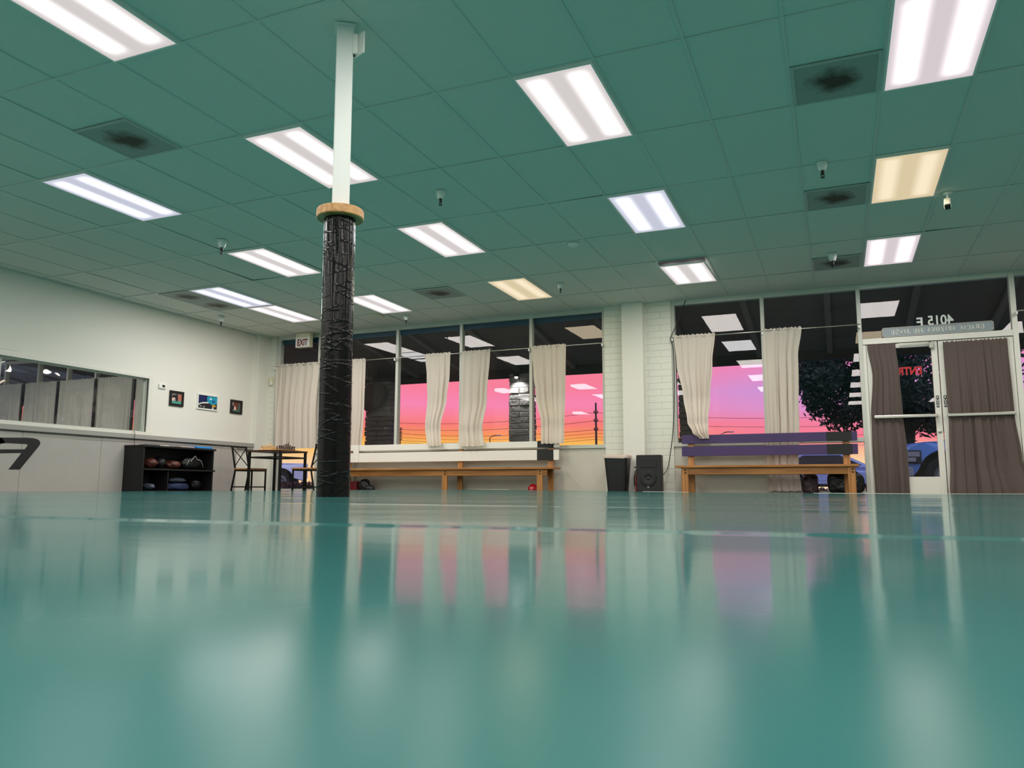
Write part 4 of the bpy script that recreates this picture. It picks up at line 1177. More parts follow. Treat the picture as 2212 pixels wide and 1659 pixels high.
# ------------------------------------------------------------------ chess table and chairs
def build_table():
    cx, cy, s, zt = -8.75, 10.64, 0.34, 0.632
    t = thing('chess_table', 'small square dark table with black metal legs carrying a chess set', 'table', (cx, cy, FL))
    obj('tabletop', B().box(cx-s-0.01, cx+s+0.01, cy-s-0.01, cy+s+0.01, zt-0.028, zt), 'tablewood', t, bevel=0.004)
    for sx in (-1, 1):
        for sy in (-1, 1):
            obj('leg', B().box(cx+sx*(s-0.018)-0.018, cx+sx*(s-0.018)+0.018, cy+sy*(s-0.018)-0.018, cy+sy*(s-0.018)+0.018, FL, zt-0.028), 'darksteel', t)
    r = B()
    for sg in (-1, 1):
        r.box(cx-s+0.036, cx+s-0.036, cy+sg*(s-0.018)-0.01, cy+sg*(s-0.018)+0.01, zt-0.13, zt-0.105)
        r.box(cx+sg*(s-0.018)-0.01, cx+sg*(s-0.018)+0.01, cy-s+0.036, cy+s-0.036, zt-0.13, zt-0.105)
    obj('stretcher', r, 'darksteel', t)
    q = 0.0535
    cb = thing('chess_board', 'wooden chequered chess board on the small dark table', 'chess board', (cx, cy, zt))
    obj('board_base', B().box(cx-q*4-0.02, cx+q*4+0.02, cy-q*4-0.02, cy+q*4+0.02, zt, zt+0.014), 'lightwood', cb, bevel=0.002)
    sq = B()
    for i in range(8):
        for j in range(8):
            if (i+j) % 2:
                sq.box(cx+(i-4)*q, cx+(i-3)*q, cy+(j-4)*q, cy+(j-3)*q, zt+0.0141, zt+0.0147)
    obj('dark_squares', sq, 'darkchess', cb)
    zb = zt+0.0149
    P = {'pawn': [(.013, 0), (.014, .006), (.009, .012), (.006, .026), (.009, .03), (.006, .033), (.0095, .041), (.006, .049), (.001, .051)],
         'rook': [(.016, 0), (.016, .008), (.010, .016), (.009, .042), (.014, .046), (.014, .058), (.009, .058), (.009, .053)],
         'knight': [(.016, 0), (.016, .008), (.011, .014), (.010, .02)],
         'bishop': [(.016, 0), (.016, .008), (.009, .016), (.007, .045), (.011, .049), (.007, .052), (.0105, .061), (.006, .073), (.003, .078), (.001, .08)],
         'queen': [(.018, 0), (.018, .009), (.010, .018), (.008, .056), (.013, .06), (.009, .064), (.014, .082), (.008, .086), (.004, .092), (.001, .093)],
         'king': [(.018, 0), (.018, .009), (.011, .018), (.009, .06), (.014, .064), (.010, .068), (.014, .086), (.006, .09), (.005, .1), (.001, .101)]}
    proto = {}
    order = ['rook', 'knight', 'bishop', 'queen', 'king', 'bishop', 'knight', 'rook']
    for side, m_, r0, r1, yaw in (('light', 'lightwood', 0, 1, 0), ('dark', 'darkchess', 7, 6, PI)):
        for k, kind in [(k, o) for k, o in enumerate(order)]+[(k, 'pawn') for k in range(8)]:
            x = cx+((r1 if kind == 'pawn' else r0)-3.5)*q
            y = cy+(k-3.5)*q
            lab = '%s wooden chess %s standing on the board' % (side, kind)
            grp = '%s chess %ss' % (side, kind)
            if (side, kind) in proto:
                o = proto[(side, kind)].copy(); COL.objects.link(o); o.location = (x, y, zb+H)
                continue
            b = B().lathe([(r*1.25, z*1.12) for r, z in P[kind]], (0, 0, 0), 14)
            if kind == 'knight':
                hd = [(-.011, .02), (.013, .02), (.012, .035), (.019, .046), (.016, .054), (.004, .068), (-.004, .07), (-.012, .055), (-.013, .035)]
                b.prism(hd, lambda a, c, tt: Vector((a, tt, c)), -0.007, 0.007)
            if kind == 'king':
                b.box(-.003, .003, -.003, .003, .112, .13).box(-.003, .003, -.009, .009, .119, .125)
            o = obj('chess_%s' % kind, b, m_, smooth=(kind not in ('knight', 'rook')), label=lab, cat='chess piece', group=grp)
            o.location = (x, y, zb+H); o.rotation_euler = (0, 0, yaw)
            proto[(side, kind)] = o
build_table()

def build_chair():
    """faces +x; origin on the floor under the middle of the seat"""
    t = thing('dining_chair', 'black metal chair with cross back facing the chess table, nearer the shelf unit', 'chair', (-9.30, 10.62, FL), 'chairs at the chess table')
    sz, w, d = 0.43, 0.19, 0.20
    obj('seat', B().box(-d, d, -w, w, sz-0.028, sz), 'seatwood', t, local=True, bevel=0.008)
    r = B()
    for sg in (-1, 1):
        r.box(-d+0.01, d-0.01, sg*(w-0.02)-0.01, sg*(w-0.02)+0.01, sz-0.05, sz-0.028)
        r.box(sg*(d-0.02)-0.01, sg*(d-0.02)+0.01, -w+0.01, w-0.01, sz-0.05, sz-0.028)
    obj('seat_frame', r, 'darksteel', t, local=True)
    for sy in (-1, 1):
        obj('leg', B().bar((d-0.02, sy*(w-0.02), 0), (d-0.02, sy*(w-0.02), sz-0.03), 0.022, 0.022), 'darksteel', t, local=True)
        obj('leg', B().bar((-d-0.06, sy*(w-0.02), 0), (-d+0.02, sy*(w-0.02), sz-0.03), 0.022, 0.022), 'darksteel', t, local=True)
        obj('back_post', B().bar((-d+0.02, sy*(w-0.02), sz-0.03), (-d-0.075, sy*(w-0.02), 0.81), 0.022, 0.022), 'darksteel', t, local=True)
    x_at = lambda z: -d+0.02-0.095*(z-sz+0.03)/(0.81-sz+0.03)
    obj('top_rail', B().bar((x_at(.80), -w, .80), (x_at(.80), w, .80), 0.022, 0.03), 'darksteel', t, local=True)
    obj('cross_brace', B().bar((x_at(.47), -w+.03, .47), (x_at(.78), w-.03, .78), 0.012, 0.012).bar((x_at(.47), w-.03, .47), (x_at(.78), -w+.03, .78), 0.012, 0.012), 'darksteel', t, local=True)
    obj('foot_rail', B().box(-d-0.04, d-0.02, -w+0.012, -w+0.03, 0.105, 0.125).box(-d-0.04, d-0.02, w-0.03, w-0.012, 0.105, 0.125), 'darksteel', t, local=True)
    return t
ch = build_chair()
dup(ch, (-8.12, 10.66, FL), PI, 'black metal chair with cross back half hidden by the wrapped post')

# ------------------------------------------------------------------ bin, speaker, cable and things by the pier
def build_pier_things():
    t = thing('waste_bin', 'tall black waste bin with a pale bag rim in front of the block pier', 'bin', (-3.06, 11.5, FL))
    def ringb(z, hw, hd, r=0.05, n=6):
        out = []
        for cx_, cy_, a0 in ((hw-r, hd-r, 0), (-hw+r, hd-r, PI/2), (-hw+r, -hd+r, PI), (hw-r, -hd+r, 3*PI/2)):
            for k in range(n+1):
                a = a0+PI/2*k/n
                out.append(Vector((-3.065+cx_+r*math.cos(a), 11.5+cy_+r*math.sin(a), z)))
        return out
    rings = [ringb(FL, .135, .11), ringb(0.1, .15, .125), ringb(0.465, .178, .15), ringb(0.49, .185, .157), ringb(0.49, .165, .137), ringb(0.1, .14, .115)]
    n = len(rings[0]); b = B()
    b.v = [p for r in rings for p in r]
    for i in range(len(rings)-1):
        for k in range(n):
            b.f.append([i*n+k, i*n+(k+1) % n, (i+1)*n+(k+1) % n, (i+1)*n+k]); b.m.append(0)
    b.f.append(list(range(n-1, -1, -1))); b.m.append(0); b.f.append([5*n+k for k in range(n)]); b.m.append(0)
    obj('bin_body', b, 'black', t)
    rim = B()
    rp = [ringb(0.462, .188, .160), ringb(0.50, .192, .164), ringb(0.512, .180, .152), ringb(0.49, .166, .138)]
    rim.v = [p+Vector((0, 0, 0.006*math.sin(k*1.7))) for r in rp for k, p in enumerate(r)]
    for i in range(3):
        for k in range(n):
            rim.f.append([i*n+k, i*n+(k+1) % n, (i+1)*n+(k+1) % n, (i+1)*n+k]); rim.m.append(0)
    obj('bag_rim', rim, 'paper', t, smooth=True, label='pale pinkish bag folded over the rim')
    t = thing('loudspeaker', 'black floor loudspeaker standing against the block pier', 'speaker', (-2.575, 11.45, FL))
    obj('cabinet', B().box(-2.758, -2.388, 11.40, 11.565, FL, 0.507), 'black', t, bevel=0.012)
    obj('woofer', B().lathe([(0.115, 0.0), (0.12, -0.008), (0.108, -0.011), (0.045, 0.004), (0.02, -0.004), (0.002, -0.006)], (-2.578, 11.399, 0.16), 32, axis='y'), 'matteblack', t, smooth=True)
    obj('horn', B().box(-2.70, -2.45, 11.392, 11.40, 0.32, 0.45), 'matteblack', t, bevel=0.006)
    obj('badge', B().lathe([(0.018, 0), (0.018, -0.006), (0.010, -0.009)], (-2.58, 11.40, 0.035), 16, axis='y'), 'steel', t)
    cab = [(-2.04, 11.86, 2.905), (-2.08, 11.84, 2.80), (-2.17, 11.82, 2.55), (-2.255, 11.80, 2.37), (-2.272, 11.78, 2.30), (-2.24, 11.80, 2.15), (-2.235, 11.81, 1.8), (-2.245, 11.82, 1.4), (-2.26, 11.82, 1.1), (-2.285, 11.81, 0.8),
           (-2.32, 11.79, 0.55), (-2.345, 11.77, 0.38), (-2.36, 11.72, 0.30), (-2.375, 11.60, 0.235), (-2.39, 11.50, 0.22)]
    sm = []
    for i in range(len(cab)-1):
        p0, p1, p2, p3 = (Vector(cab[max(0, min(len(cab)-1, i+k))]) for k in (-1, 0, 1, 2))
        for s in range(4):
            u = s/4
            sm.append(0.5*((2*p1)+(p2-p0)*u+(2*p0-5*p1+4*p2-p3)*u*u+(3*p1-p0-3*p2+p3)*u**3))
    sm.append(Vector(cab[-1]))
    obj('speaker_cable', B().tube(sm, 0.006, 8), 'black', smooth=True, label='black cable running from the ceiling down beside the window to the loudspeaker', cat='cable')
    t = thing('fire_extinguisher', 'red fire extinguisher tucked between the pier and the black loudspeaker', 'extinguisher', (-2.80, 11.64, FL))
    obj('cylinder_body', B().lathe([(0.05, FL), (0.055, FL+0.02), (0.055, 0.20), (0.04, 0.26), (0.018, 0.285), (0.018, 0.30)], (-2.772, 11.635, 0), 22), 'red', t, smooth=True)
    obj('valve_handle', B().box(-2.845, -2.75, 11.62, 11.64, 0.325, 0.34).box(-2.79, -2.755, 11.615, 11.645, 0.295, 0.345), 'darksteel', t)
    obj('hose', B().tube([(-2.78, 11.605, 0.30), (-2.815, 11.59, 0.27), (-2.835, 11.59, 0.18), (-2.832, 11.60, 0.05)], 0.008, 8), 'black', t, smooth=True)
    # under the long bench
    t = obj('play_ball', B().lathe([(0.001, -0.086)]+[(0.086*math.cos(a), 0.086*math.sin(a)) for a in [math.radians(-80+16*k) for k in range(11)]]+[(0.001, 0.086)], (-4.475, 11.60, -0.003), 28), 'red', smooth=True,
            label='red ball on the floor under the end of the long bench', cat='ball')
    obj('ball_spot', B().lathe([(0.024, -0.0835), (0.018, -0.0855), (0.001, -0.0865)], (-4.475, 11.60, 0.01), 14, axis='y'), mat('pink_spot', rgb(230, 120, 130), 0.4), t, smooth=True)
    sh = thing('shoe', 'black shoe under the long bench, beside the red case', 'shoe', (-7.55, 11.55, FL))
    obj('shoe_upper', B().blob((-7.60, 11.55, 0.05), (0.12, 0.07, 0.11), 21, 0.12).blob((-7.50, 11.55, 0.0), (0.10, 0.06, 0.06), 22, 0.08), 'black', sh, smooth=True)
    obj('shoe_sole', B().blob((-7.54, 11.55, FL+0.03), (0.17, 0.07, 0.025), 23, 0.02, power=0.5), mat('dark_grey_sole', rgb(60, 60, 62), 0.6), sh, smooth=True)
    obj('equipment_case', B().box(-8.0, -7.74, 11.5, 11.7, FL, 0.13), mat('deep_red_case', rgb(90, 18, 20), 0.4), bevel=0.012, label='dark red case under the long bench behind the wrapped post', cat='case')
    # bags behind the purple bench
    obj('rubbish_bag', B().blob((0.10, 11.80, 0.085), (0.235, 0.062, 0.185), 31, 0.12, power=0.7), 'bag', smooth=True, label='shiny black rubbish bag on the floor behind the purple bench', cat='bag')
    obj('carrier_bag', B().blob((-0.36, 11.80, 0.06), (0.11, 0.06, 0.16), 33, 0.14, power=0.6), 'maroon', smooth=True, label='crumpled dark maroon bag beside the long curtain behind the purple bench', cat='bag')
build_pier_things()

# ------------------------------------------------------------------ next room seen through the inner window
def build_next_room():
    b = B().box(-19.0, XL-0.14, YB+0.05, YB+0.15, FL, 0.66).box(-19.1, -19.0, 2.0, YB+0.1, FL, C).box(-19, XL-0.14, 1.9, 2.0, FL, C)
    obj('wall_neighbour', b, 'wall', kind='structure')
    f = B()
    for x in (-17.72, -16.6, -15.65, -14.78, -13.9, -13.0, -12.0, -11.0):
        frame_bar(f, x-0.027, x+0.027, 0.6, C)
    for x in (-16.92, -15.78, -14.62, -13.5, -12.3, -11.2):
        f.box(x-0.035, x+0.035, 11.765, 11.785, 0.3, 2.33, 1)  # black bars added to draw the curtain gaps as dark lines
    frame_bar(f, -19, XL-0.14, 2.84, C); frame_bar(f, -19, XL-0.14, 0.6, 0.70)
    w = obj('window_6', f, ['alu', 'black'], kind='structure')
    pane(w, -19, XL-0.14, 0.70, 2.84)
    xs = [-18.2, -16.92, -15.78, -14.62, -13.5, -12.3, -11.2, -10.4]
    names = ['first', 'second', 'third', 'fourth', 'fifth', 'sixth', 'seventh']
    for k, (a, c) in enumerate(zip(xs[:-1], xs[1:])):
        curtain('grey curtain seen through the inner wall window, %s from the far end' % names[k], [(2.35, a+0.02, c-0.02, 0), (0.3, a+0.015, c-0.015, 0)], y0=11.80, folds=9, seed=40+k, m='greycloth', group='curtains in the next room', amp=0.022)
    obj('curtain_rod', B().tube([(-18.4, 11.80, 2.318), (-10.35, 11.80, 2.318)], 0.009, 8), 'steel', label='curtain rod across the windows of the room behind the inner window', cat='curtain rod')
    ceiling_light(-20, 3, 'lens_white', 'unseen ceiling panel added to brighten the room behind the inner window', 2.6, group='added unseen lights in the next room')  # two unseen lamps put in to brighten the grey curtains
    ceiling_light(-25, 3, 'lens_white', 'unseen ceiling panel added to brighten the room behind the inner window', 2.6, group='added unseen lights in the next room')
build_next_room()

# ------------------------------------------------------------------ outside: porch, parking, cars, tree, poles
GZ = -0.13
def build_outside():
    obj('ground', B().box(-160, 120, YB+0.16, 260, GZ-0.2, GZ), 'asphalt', kind='structure')
    obj('porch_floor', B().box(-34, 12, YB+0.17, 15.4, GZ, FL-0.005), 'concrete', kind='structure')
    b = B()
    ya, za, yb, zb = 12.0, 3.03, 15.02, 2.50
    b.add([(-34, ya, za), (12, ya, za), (12, yb, zb+0.02), (-34, yb, zb+0.02), (-34, ya, za+0.12), (12, ya, za+0.12), (12, yb, zb+0.14), (-34, yb, zb+0.14)],
          [(0, 1, 2, 3), (7, 6, 5, 4), (0, 4, 5, 1), (3, 2, 6, 7), (0, 3, 7, 4), (1, 5, 6, 2)], 0)
    x = -33.0
    while x < 12:
        b.add([(x, ya, za-0.07), (x+0.09, ya, za-0.07), (x+0.09, yb, zb-0.05), (x, yb, zb-0.05), (x, ya, za), (x+0.09, ya, za), (x+0.09, yb, zb+0.02), (x, yb, zb+0.02)],
              [(3, 2, 1, 0), (4, 5, 6, 7), (0, 1, 5, 4), (2, 3, 7, 6), (0, 4, 7, 3), (1, 2, 6, 5)], 1)
        x += 1.22
    b.box(-34, 12, 15.0, 15.2, 2.355, 2.9, 2)
    obj('porch_roof', b, ['soffit', 'rafter', 'fascia'], kind='structure')
    def column(label, x0, x1, y0, y1, seed):
        t = thing('stone_column', label, 'column', ((x0+x1)/2, (y0+y1)/2, FL), 'stone porch columns')
        rnd = random.Random(seed)
        c = B(); z = FL; k = 0
        while z < 2.34:
            h = min(rnd.uniform(0.095, 0.13), 2.352-z)
            n = 2 if k % 2 else 1
            for q in range(n):
                xa, xb = x0+(x1-x0)*q/n, x0+(x1-x0)*(q+1)/n
                dx, dy = rnd.uniform(0, 0.03), rnd.uniform(-0.02, 0.03)
                c.box(xa+(0.004 if q else -dx), xb+(dx if q == n-1 else -0.004), y0+dy, y1-dy, z+0.004, z+h-0.004)
            z += h; k += 1
        c.box(x0+0.02, x1-0.02, y0+0.04, y1-0.04, FL, 2.352)
        obj('stone_courses', c, 'stone', t, bevel=0.012)
    column('rough stone porch column lit by a small lamp, outside the window', -6.13, -5.72, 14.55, 14.95, 51)
    column('broad dark stone porch column outside, close to the wrapped post', -9.60, -8.99, 14.55, 14.95, 52)
    column('dark stone porch column mostly hidden by the bunched curtain', -2.68, -2.25, 14.55, 14.95, 53)
    column('dark stone porch column outside past the double doors', 1.9, 2.5, 14.55, 14.95, 54)
    t = thing('porch_lamp', 'small bright porch lamp at the top of the lit stone column', 'lamp', (-5.93, 14.42, 2.26))
    obj('lamp_head', B().lathe([(0.02, 0.09), (0.05, 0.07), (0.055, 0.02), (0.05, 0.0)], (0, 0, 0), 16), 'darksteel', t, local=True)
    obj('lamp_bulb', B().lathe([(0.035, 0.0), (0.03, -0.02), (0.01, -0.032)], (0, 0, 0), 16), mat('glowing_bulb', (1, 1, 1), 0.3, emit=((1, 0.97, 0.95), 9)), t, local=True, smooth=True)
    obj('lamp_arm', B().bar((0, 0, 0.08), (0, 0.15, 0.08), 0.02, 0.02), 'darksteel', t, local=True)
    ld = bpy.data.lights.new('porch_spot', 'SPOT'); ld.energy = 45; ld.spot_size = math.radians(120); ld.spot_blend = 0.8; ld.shadow_soft_size = 0.03
    lo = bpy.data.objects.new('porch_spot', ld); COL.objects.link(lo); lo.parent = t; lo.location = (0, 0, -0.04); lo.rotation_euler = (math.radians(22), 0, 0)
    # round dark board hung under the porch beam before the broad column
    t = thing('hanging_board', 'dark rounded board hung under the porch beam before the broad column', 'sign', (-9.30, 14.35, 2.0))
    e = [(0.36*math.cos(a)*1.0, 0.27*math.sin(a)*1.0) for a in [2*PI*k/32 for k in range(32)]]
    rt = math.radians(38)
    e = [(x_*math.cos(rt)-y_*math.sin(rt), x_*math.sin(rt)+y_*math.cos(rt)) for x_, y_ in e]
    obj('board_face', B().prism(e, lambda a, c, k: Vector((-9.30+a, 14.32+k, 2.0+c)), 0, 0.04), 'fascia', t)
    obj('hanger', B().tube([(-9.15, 14.34, 2.15), (-9.15, 14.34, 2.66)], 0.008, 6).tube([(-9.40, 14.34, 2.1), (-9.40, 14.34, 2.66)], 0.008, 6), 'darksteel', t)
build_outside()

def car(name, label, cat, loc, yaw, body, truck=False):
    """faces +x, origin on the ground under its middle"""
    t = thing(name, label, cat, (0, 0, 0))
    L_, W = (5.6, 1.98) if truck else (4.55, 1.78)
    hx = L_/2
    if truck:
        low = [(-hx, .55), (-hx, 1.12), (-.75, 1.14), (-.75, 1.18), (1.05, 1.18), (1.3, 1.16), (hx-.35, 1.10), (hx-.08, 1.02), (hx, .88), (hx, .45), (hx-.12, .36), (-hx+.1, .42)]
        cab = [(-.85, 1.14), (-.75, 1.82), (-.5, 1.88), (.65, 1.86), (1.25, 1.16)]
        win = [(-.68, 1.2), (-.6, 1.74), (.55, 1.74), (1.0, 1.2)]
        wx, wr, arch = (-1.75, 2.08), .40, .53
    else:
        low = [(-hx, .45), (-hx, .82), (-hx+.12, .95), (-1.5, 1.0), (.95, .98), (1.3, .95), (hx-.3, .80), (hx, .66), (hx, .36), (hx-.15, .24), (-hx+.15, .26)]
        cab = [(-1.95, .98), (-1.25, 1.40), (-.9, 1.46), (-.2, 1.47), (.2, 1.42), (1.1, .96)]
        win = [(-1.6, 1.0), (-1.1, 1.36), (.15, 1.36), (.85, 1.0)]
        wx, wr, arch = (-1.35, 1.38), .32, .39
    # lower body with wheel arches cut into its outline
    pts = []
    bottom = .42 if truck else .26
    out = low[:]
    tail = []
    for cxw in (wx[1], wx[0]):
        tail += [(cxw+arch*math.cos(a), wr+arch*math.sin(a)) for a in [math.radians(d) for d in range(0, 181, 15)] if wr+arch*math.sin(a) > bottom-0.01]
    poly = [p for p in out if p not in out[-2:]]+[(low[-2][0], bottom)]+tail+[(low[-1][0], bottom)]
    b = B()
    def fn(a, c, k):
        tp = max(0, (abs(a)-hx+0.75)/0.75)
        return Vector((a, k*(1-0.12*tp*tp-0.06*max(0, c-.8)), c))
    b.prism(poly, fn, -W/2, W/2)
    bd = obj('car_body', b, body, t, local=True, bevel=0.04)
    cb = B()
    def fc(a, c, k):
        return Vector((a, k*(0.94-0.22*max(0, c-1.0)), c))
    cb.prism(cab, fc, -W/2, W/2)
    obj('cabin', cb, body, t, local=True, bevel=0.04)
    for sg in (-1, 1):
        ww = B()
        ww.prism(win, lambda a, c, k: Vector((a, sg*(W/2*(0.94-0.22*max(0, c-1.0))+k), c)), -0.01, 0.006)
        obj('side_window', ww, 'carglass', t, local=True)
    f0, f1 = cab[-1], cab[-2]
    wsn = B()
    dx, dz = f0[0]-f1[0], f0[1]-f1[1]
    ln = math.hypot(dx, dz); nx, nz = -dz/ln, dx/ln
    q = [(f1[0]+dx*.08, f1[1]+dz*.08), (f0[0]-dx*.06, f0[1]-dz*.06)]
    vs = []
    for o_ in (0.004, 0.02):
        for (a, c), wd in zip(q, (.74, .86)):
            for sg in (-1, 1):
                vs.append((a-nx*o_*-1, sg*W/2*wd*0.96, c-nz*o_*-1))
    wsn.add(vs, [(0, 1, 3, 2), (4, 6, 7, 5), (0, 4, 5, 1), (2, 3, 7, 6), (0, 2, 6, 4), (1, 5, 7, 3)])
    obj('windscreen', wsn, 'carglass', t, local=True)
    obj('underbody', B().box(-hx+.35, hx-.35, -W/2+.26, W/2-.26, .24, wr+arch+.03), 'tyre', t, local=True)
    for cxw in wx:
        for sg in (-1, 1):
            wh = B().lathe([(wr*.6, -.11), (wr*.96, -.11), (wr, -.08), (wr, .08), (wr*.96, .11), (wr*.6, .11)], (cxw, sg*(W/2-.13), wr), 28, axis='y')
            o = obj('wheel', wh, 'tyre', t, local=True)
            rim = B().lathe([(wr*.62, .0), (wr*.62, .02), (wr*.5, .03), (wr*.2, .02), (0.02, .04)], (cxw, sg*(W/2-.03), wr), 20, axis='y')
            obj('wheel_rim', rim, 'wheelrim', o, local=True)
    for sg in (-1, 1):
        yl = sg*(W/2*.82)
        if truck:
            hb = B().box(hx-.26, hx+.012, min(yl-sg*.20, yl+sg*.155), max(yl-sg*.20, yl+sg*.155), .66, .93)
            hl = obj('headlamp', hb, 'black', t, local=True, bevel=0.02)
            obj('lamp_glass', B().box(hx-.22, hx+.022, min(yl-sg*.16, yl+sg*.165), max(yl-sg*.16, yl+sg*.165), .80, .90).box(hx-.14, hx+.022, min(yl-sg*.16, yl+sg*.165), max(yl-sg*.16, yl+sg*.165), .70, .78).box(hx-.10, hx+.022, min(yl-sg*.16, yl-sg*.04), max(yl-sg*.16, yl-sg*.04), .70, .80), 'headlamp', hl, local=True)
        else:
            obj('headlamp', B().box(hx-.35, hx-.02, min(yl-sg*.2, yl+sg*.04), max(yl-sg*.2, yl+sg*.04), .60, .70), 'headlamp', t, local=True, bevel=0.02)
    if truck:
        gr = B().box(hx-.02, hx+.018, -.60, .60, .62, .98)
        for k in range(3):
            gr.box(hx+.018, hx+.035, -.58, .58, .68+.1*k, .72+.1*k)
        obj('radiator_grille', gr, 'darksteel', t, local=True)
        obj('bumper', B().box(hx-.1, hx+.12, -.95, .95, .38, .60), 'headlamp', t, local=True, bevel=0.04)
    else:
        for sg in (-1, 1):
            obj('door_handle', B().box(-.55, -.40, sg*W/2-.012, sg*W/2+.012, .82, .85), body, t, local=True)
            obj('side_moulding', B().box(-1.0, .95, sg*W/2-.01, sg*W/2+.014, .46, .51), body, t, local=True)
    t.location = (loc[0], loc[1], loc[2]+H); LOC[t] = Vector(loc)
    t.rotation_euler = (0, 0, yaw)
    return t
# outdoors
tr = math.radians(180+20)
fx, fy = math.cos(tr), math.sin(tr)
car('pickup_truck', 'blue pickup truck parked outside the glass door', 'truck', (3.65, 19.48, GZ), tr, 'bluecar', True)
car('parked_car', 'pale blue car parked outside behind the purple bench', 'car', (-0.1, 31.0, GZ), math.radians(4), 'lilaccar')
car('pickup_truck', 'whitish pickup truck parked far outside behind the chess table', 'truck', (-22.3, 24.6, GZ), math.atan2(-.61, -.79), 'whitecar', True)

def build_planting():
    rnd = random.Random(9)
    b = B()
    for _ in range(9000):
        u = rnd.random()
        if rnd.random() < 0.6:
            x, y = -20+12*u, 18.4+rnd.uniform(-.5, .5)-5*(u-.5)
            h = .30
        else:
            x, y = -6+14*u, 25.5+rnd.uniform(-.5, .5)
            h = .17
        z = GZ+rnd.random()**1.6*h
        sz = rnd.uniform(.03, .07)
        a = Vector((rnd.gauss(0, 1), rnd.gauss(0, 1), rnd.gauss(0, 1))).normalized(); w = a.orthogonal().normalized()
        c = Vector((x, y, z))
        b.add([c-a*sz*1.6, c+w*sz*.5, c+a*sz*1.6, c-w*sz*.5], [(0, 1, 2, 3)])
    obj('ground_cover', b, mat('reddish_brush', rgb(92, 58, 62), 0.9), kind='stuff', label='low reddish brush along the far side of the parking area', cat='plants')
build_planting()

def build_tree():
    rnd = random.Random(5)
    bx, by = 1.75, 23.0
    t = thing('shade_tree', 'big dark leafy tree outside the double doors', 'tree', (bx, by, GZ))
    tb = B()
    tb.tube([(bx, by, GZ), (bx-.05, by, .9), (bx+.1, by, 1.9), (bx-.05, by+.1, 3.2), (bx, by, 4.4)], [.24, .19, .17, .13, .06], 12)
    for k in range(26):
        a = rnd.uniform(0, 2*PI); z0 = rnd.uniform(1.2, 3.2)
        L_ = rnd.uniform(.9, 2.2)
        p0 = Vector((bx, by, z0)); p1 = p0+Vector((math.cos(a)*L_*.5, math.sin(a)*L_*.4, L_*.35)); p2 = p0+Vector((math.cos(a)*L_, math.sin(a)*L_*.8, L_*rnd.uniform(.1, .8)))
        tb.tube([p0, p1, p2], [.05, .03, .01], 6)
    obj('trunk', tb, 'trunk', t, smooth=True)
    fb = B()
    cl = []
    for _ in range(170):
        a, r = rnd.uniform(0, 2*PI), math.sqrt(rnd.random())
        x_ = bx-0.1+2.75*r*math.cos(a); y_ = by+2.0*r*math.sin(a)
        z_ = rnd.uniform(1.75, 5.0)
        if z_ < 2.2 and r > .75: continue
        cl.append((x_, y_, z_, rnd.uniform(.35, .62)))
    for x_, y_, z_, r_ in cl:
        for _ in range(170):
            d = Vector((rnd.gauss(0, 1), rnd.gauss(0, 1), rnd.gauss(0, 1))).normalized()*r_*rnd.random()**.4
            p = Vector((x_, y_, z_))+d
            s = rnd.uniform(.045, .085)
            u = Vector((rnd.gauss(0, 1), rnd.gauss(0, 1), rnd.gauss(0, 1))).normalized(); w = u.orthogonal().normalized()
            fb.add([p-u*s*1.4, p+w*s*.6, p+u*s*1.4, p-w*s*.6], [(0, 1, 2, 3)])
    obj('foliage', fb, 'leaf', t)
build_tree()

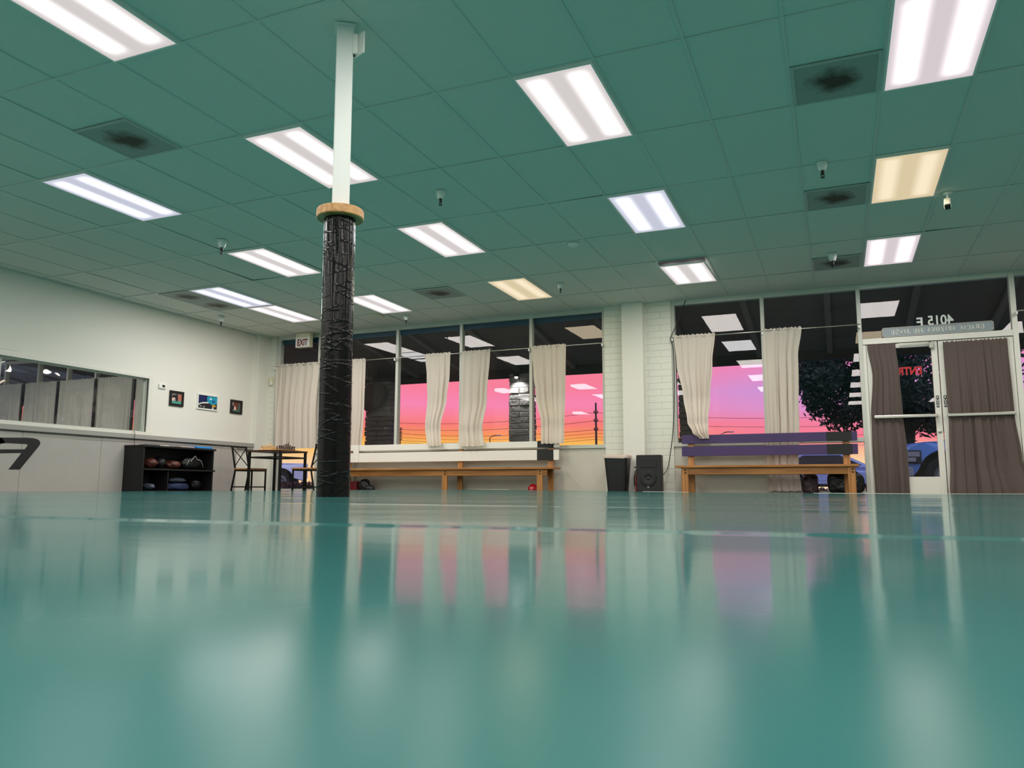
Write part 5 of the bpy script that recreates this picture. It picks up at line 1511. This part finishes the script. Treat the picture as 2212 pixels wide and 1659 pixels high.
def build_poles():
    def at(az, el, d):
        a = math.radians(az)
        return Vector((d*math.sin(a), d*math.cos(a), d*math.tan(math.radians(el))))
    D1, D2, D3 = 60.0, 75.0, 55.0
    def pole(az, el, d, label, r, arms=(), wide=.16):
        top = at(az, el, d); base = Vector((top.x, top.y, GZ))
        t = thing('power_pole', label, 'pole', tuple(base), 'power poles on the skyline')
        obj('pole_shaft', B().tube([base, top], [r*1.2, r*.8], 10), 'pole', t, smooth=True)
        for e in arms:
            p = at(az, e, d)
            ab = B().bar(p+Vector((-wide, -.05, 0)), p+Vector((wide, .05, 0)), .06, .06)
            for s in (-wide*.8, wide*.8):
                ab.lathe([(.03, 0), (.05, .04), (.03, .07), (.05, .11), (.02, .14)], tuple(p+Vector((s, s*.28, .05))), 8)
            obj('cross_arm', ab, 'pole', t)
        return top
    pole(-16.46, 6.31, D1, 'tall dark power pole outside by the block pier window', .085, (5.55, 4.95, 4.3))
    pole(-30.87, 4.45, D2, 'short looking power pole with stacked insulators beside the broad column', .06, (4.3, 4.05, 3.8, 3.55))
    n = 0
    wires = [(5.55, 4.75), (4.95, 4.3), (4.3, 4.0), (4.05, 3.72), (3.8, 3.5), (3.6, 3.35)]
    words_ = ['topmost', 'second', 'third', 'fourth', 'fifth', 'lowest']
    for k, (e1, e2) in enumerate(wires):
        p0, p1 = at(-16.46, e1, D1), at(-30.87, e2, D2)
        pts_ = []
        for s in range(25):
            u = s/24
            p = p0.lerp(p1, u); p.y -= 0.45; p.z -= 0.75*4*u*(1-u)*.5
            pts_.append(p)
        q = at(-10.0, e1-0.15-0.05*k, 66); q2 = at(4.0, e1-0.55, 80)
        more = []
        for s in range(1, 25):
            u = s/24
            p = p0.lerp(q2, u); p.y -= 0.45; p.z -= 0.9*4*u*(1-u)*.5
            more.append(p)
        obj('power_line', B().tube(pts_[::-1]+more, 0.016 if k < 3 else 0.012, 5), 'wire', label='%s of the dark overhead lines crossing the sunset sky' % words_[k], cat='wire', group='overhead lines')
    def street_lamp(az, el, d, side, label):
        top = at(az, el, d)
        t = thing('street_lamp', label, 'street lamp', (top.x, top.y, GZ), 'street lamps on the skyline')
        obj('lamp_pole', B().tube([(top.x, top.y, GZ), tuple(top), tuple(top+Vector((side*.3, 0, .14))), tuple(top+Vector((side*.6, 0, .16)))], .035, 8), 'pole', t, smooth=True)
        obj('lamp_head', B().box(top.x+side*.7-.16, top.x+side*.7+.16, top.y-.1, top.y+.1, top.z+.11, top.z+.18), 'headlamp', t, bevel=.03)
    street_lamp(-24.3, 3.75, D3, 1, 'small street lamp on the skyline between two cream curtains')
    street_lamp(-7.55, 3.9, D3, 1, 'thin street lamp on the skyline above the purple bench')
build_poles()
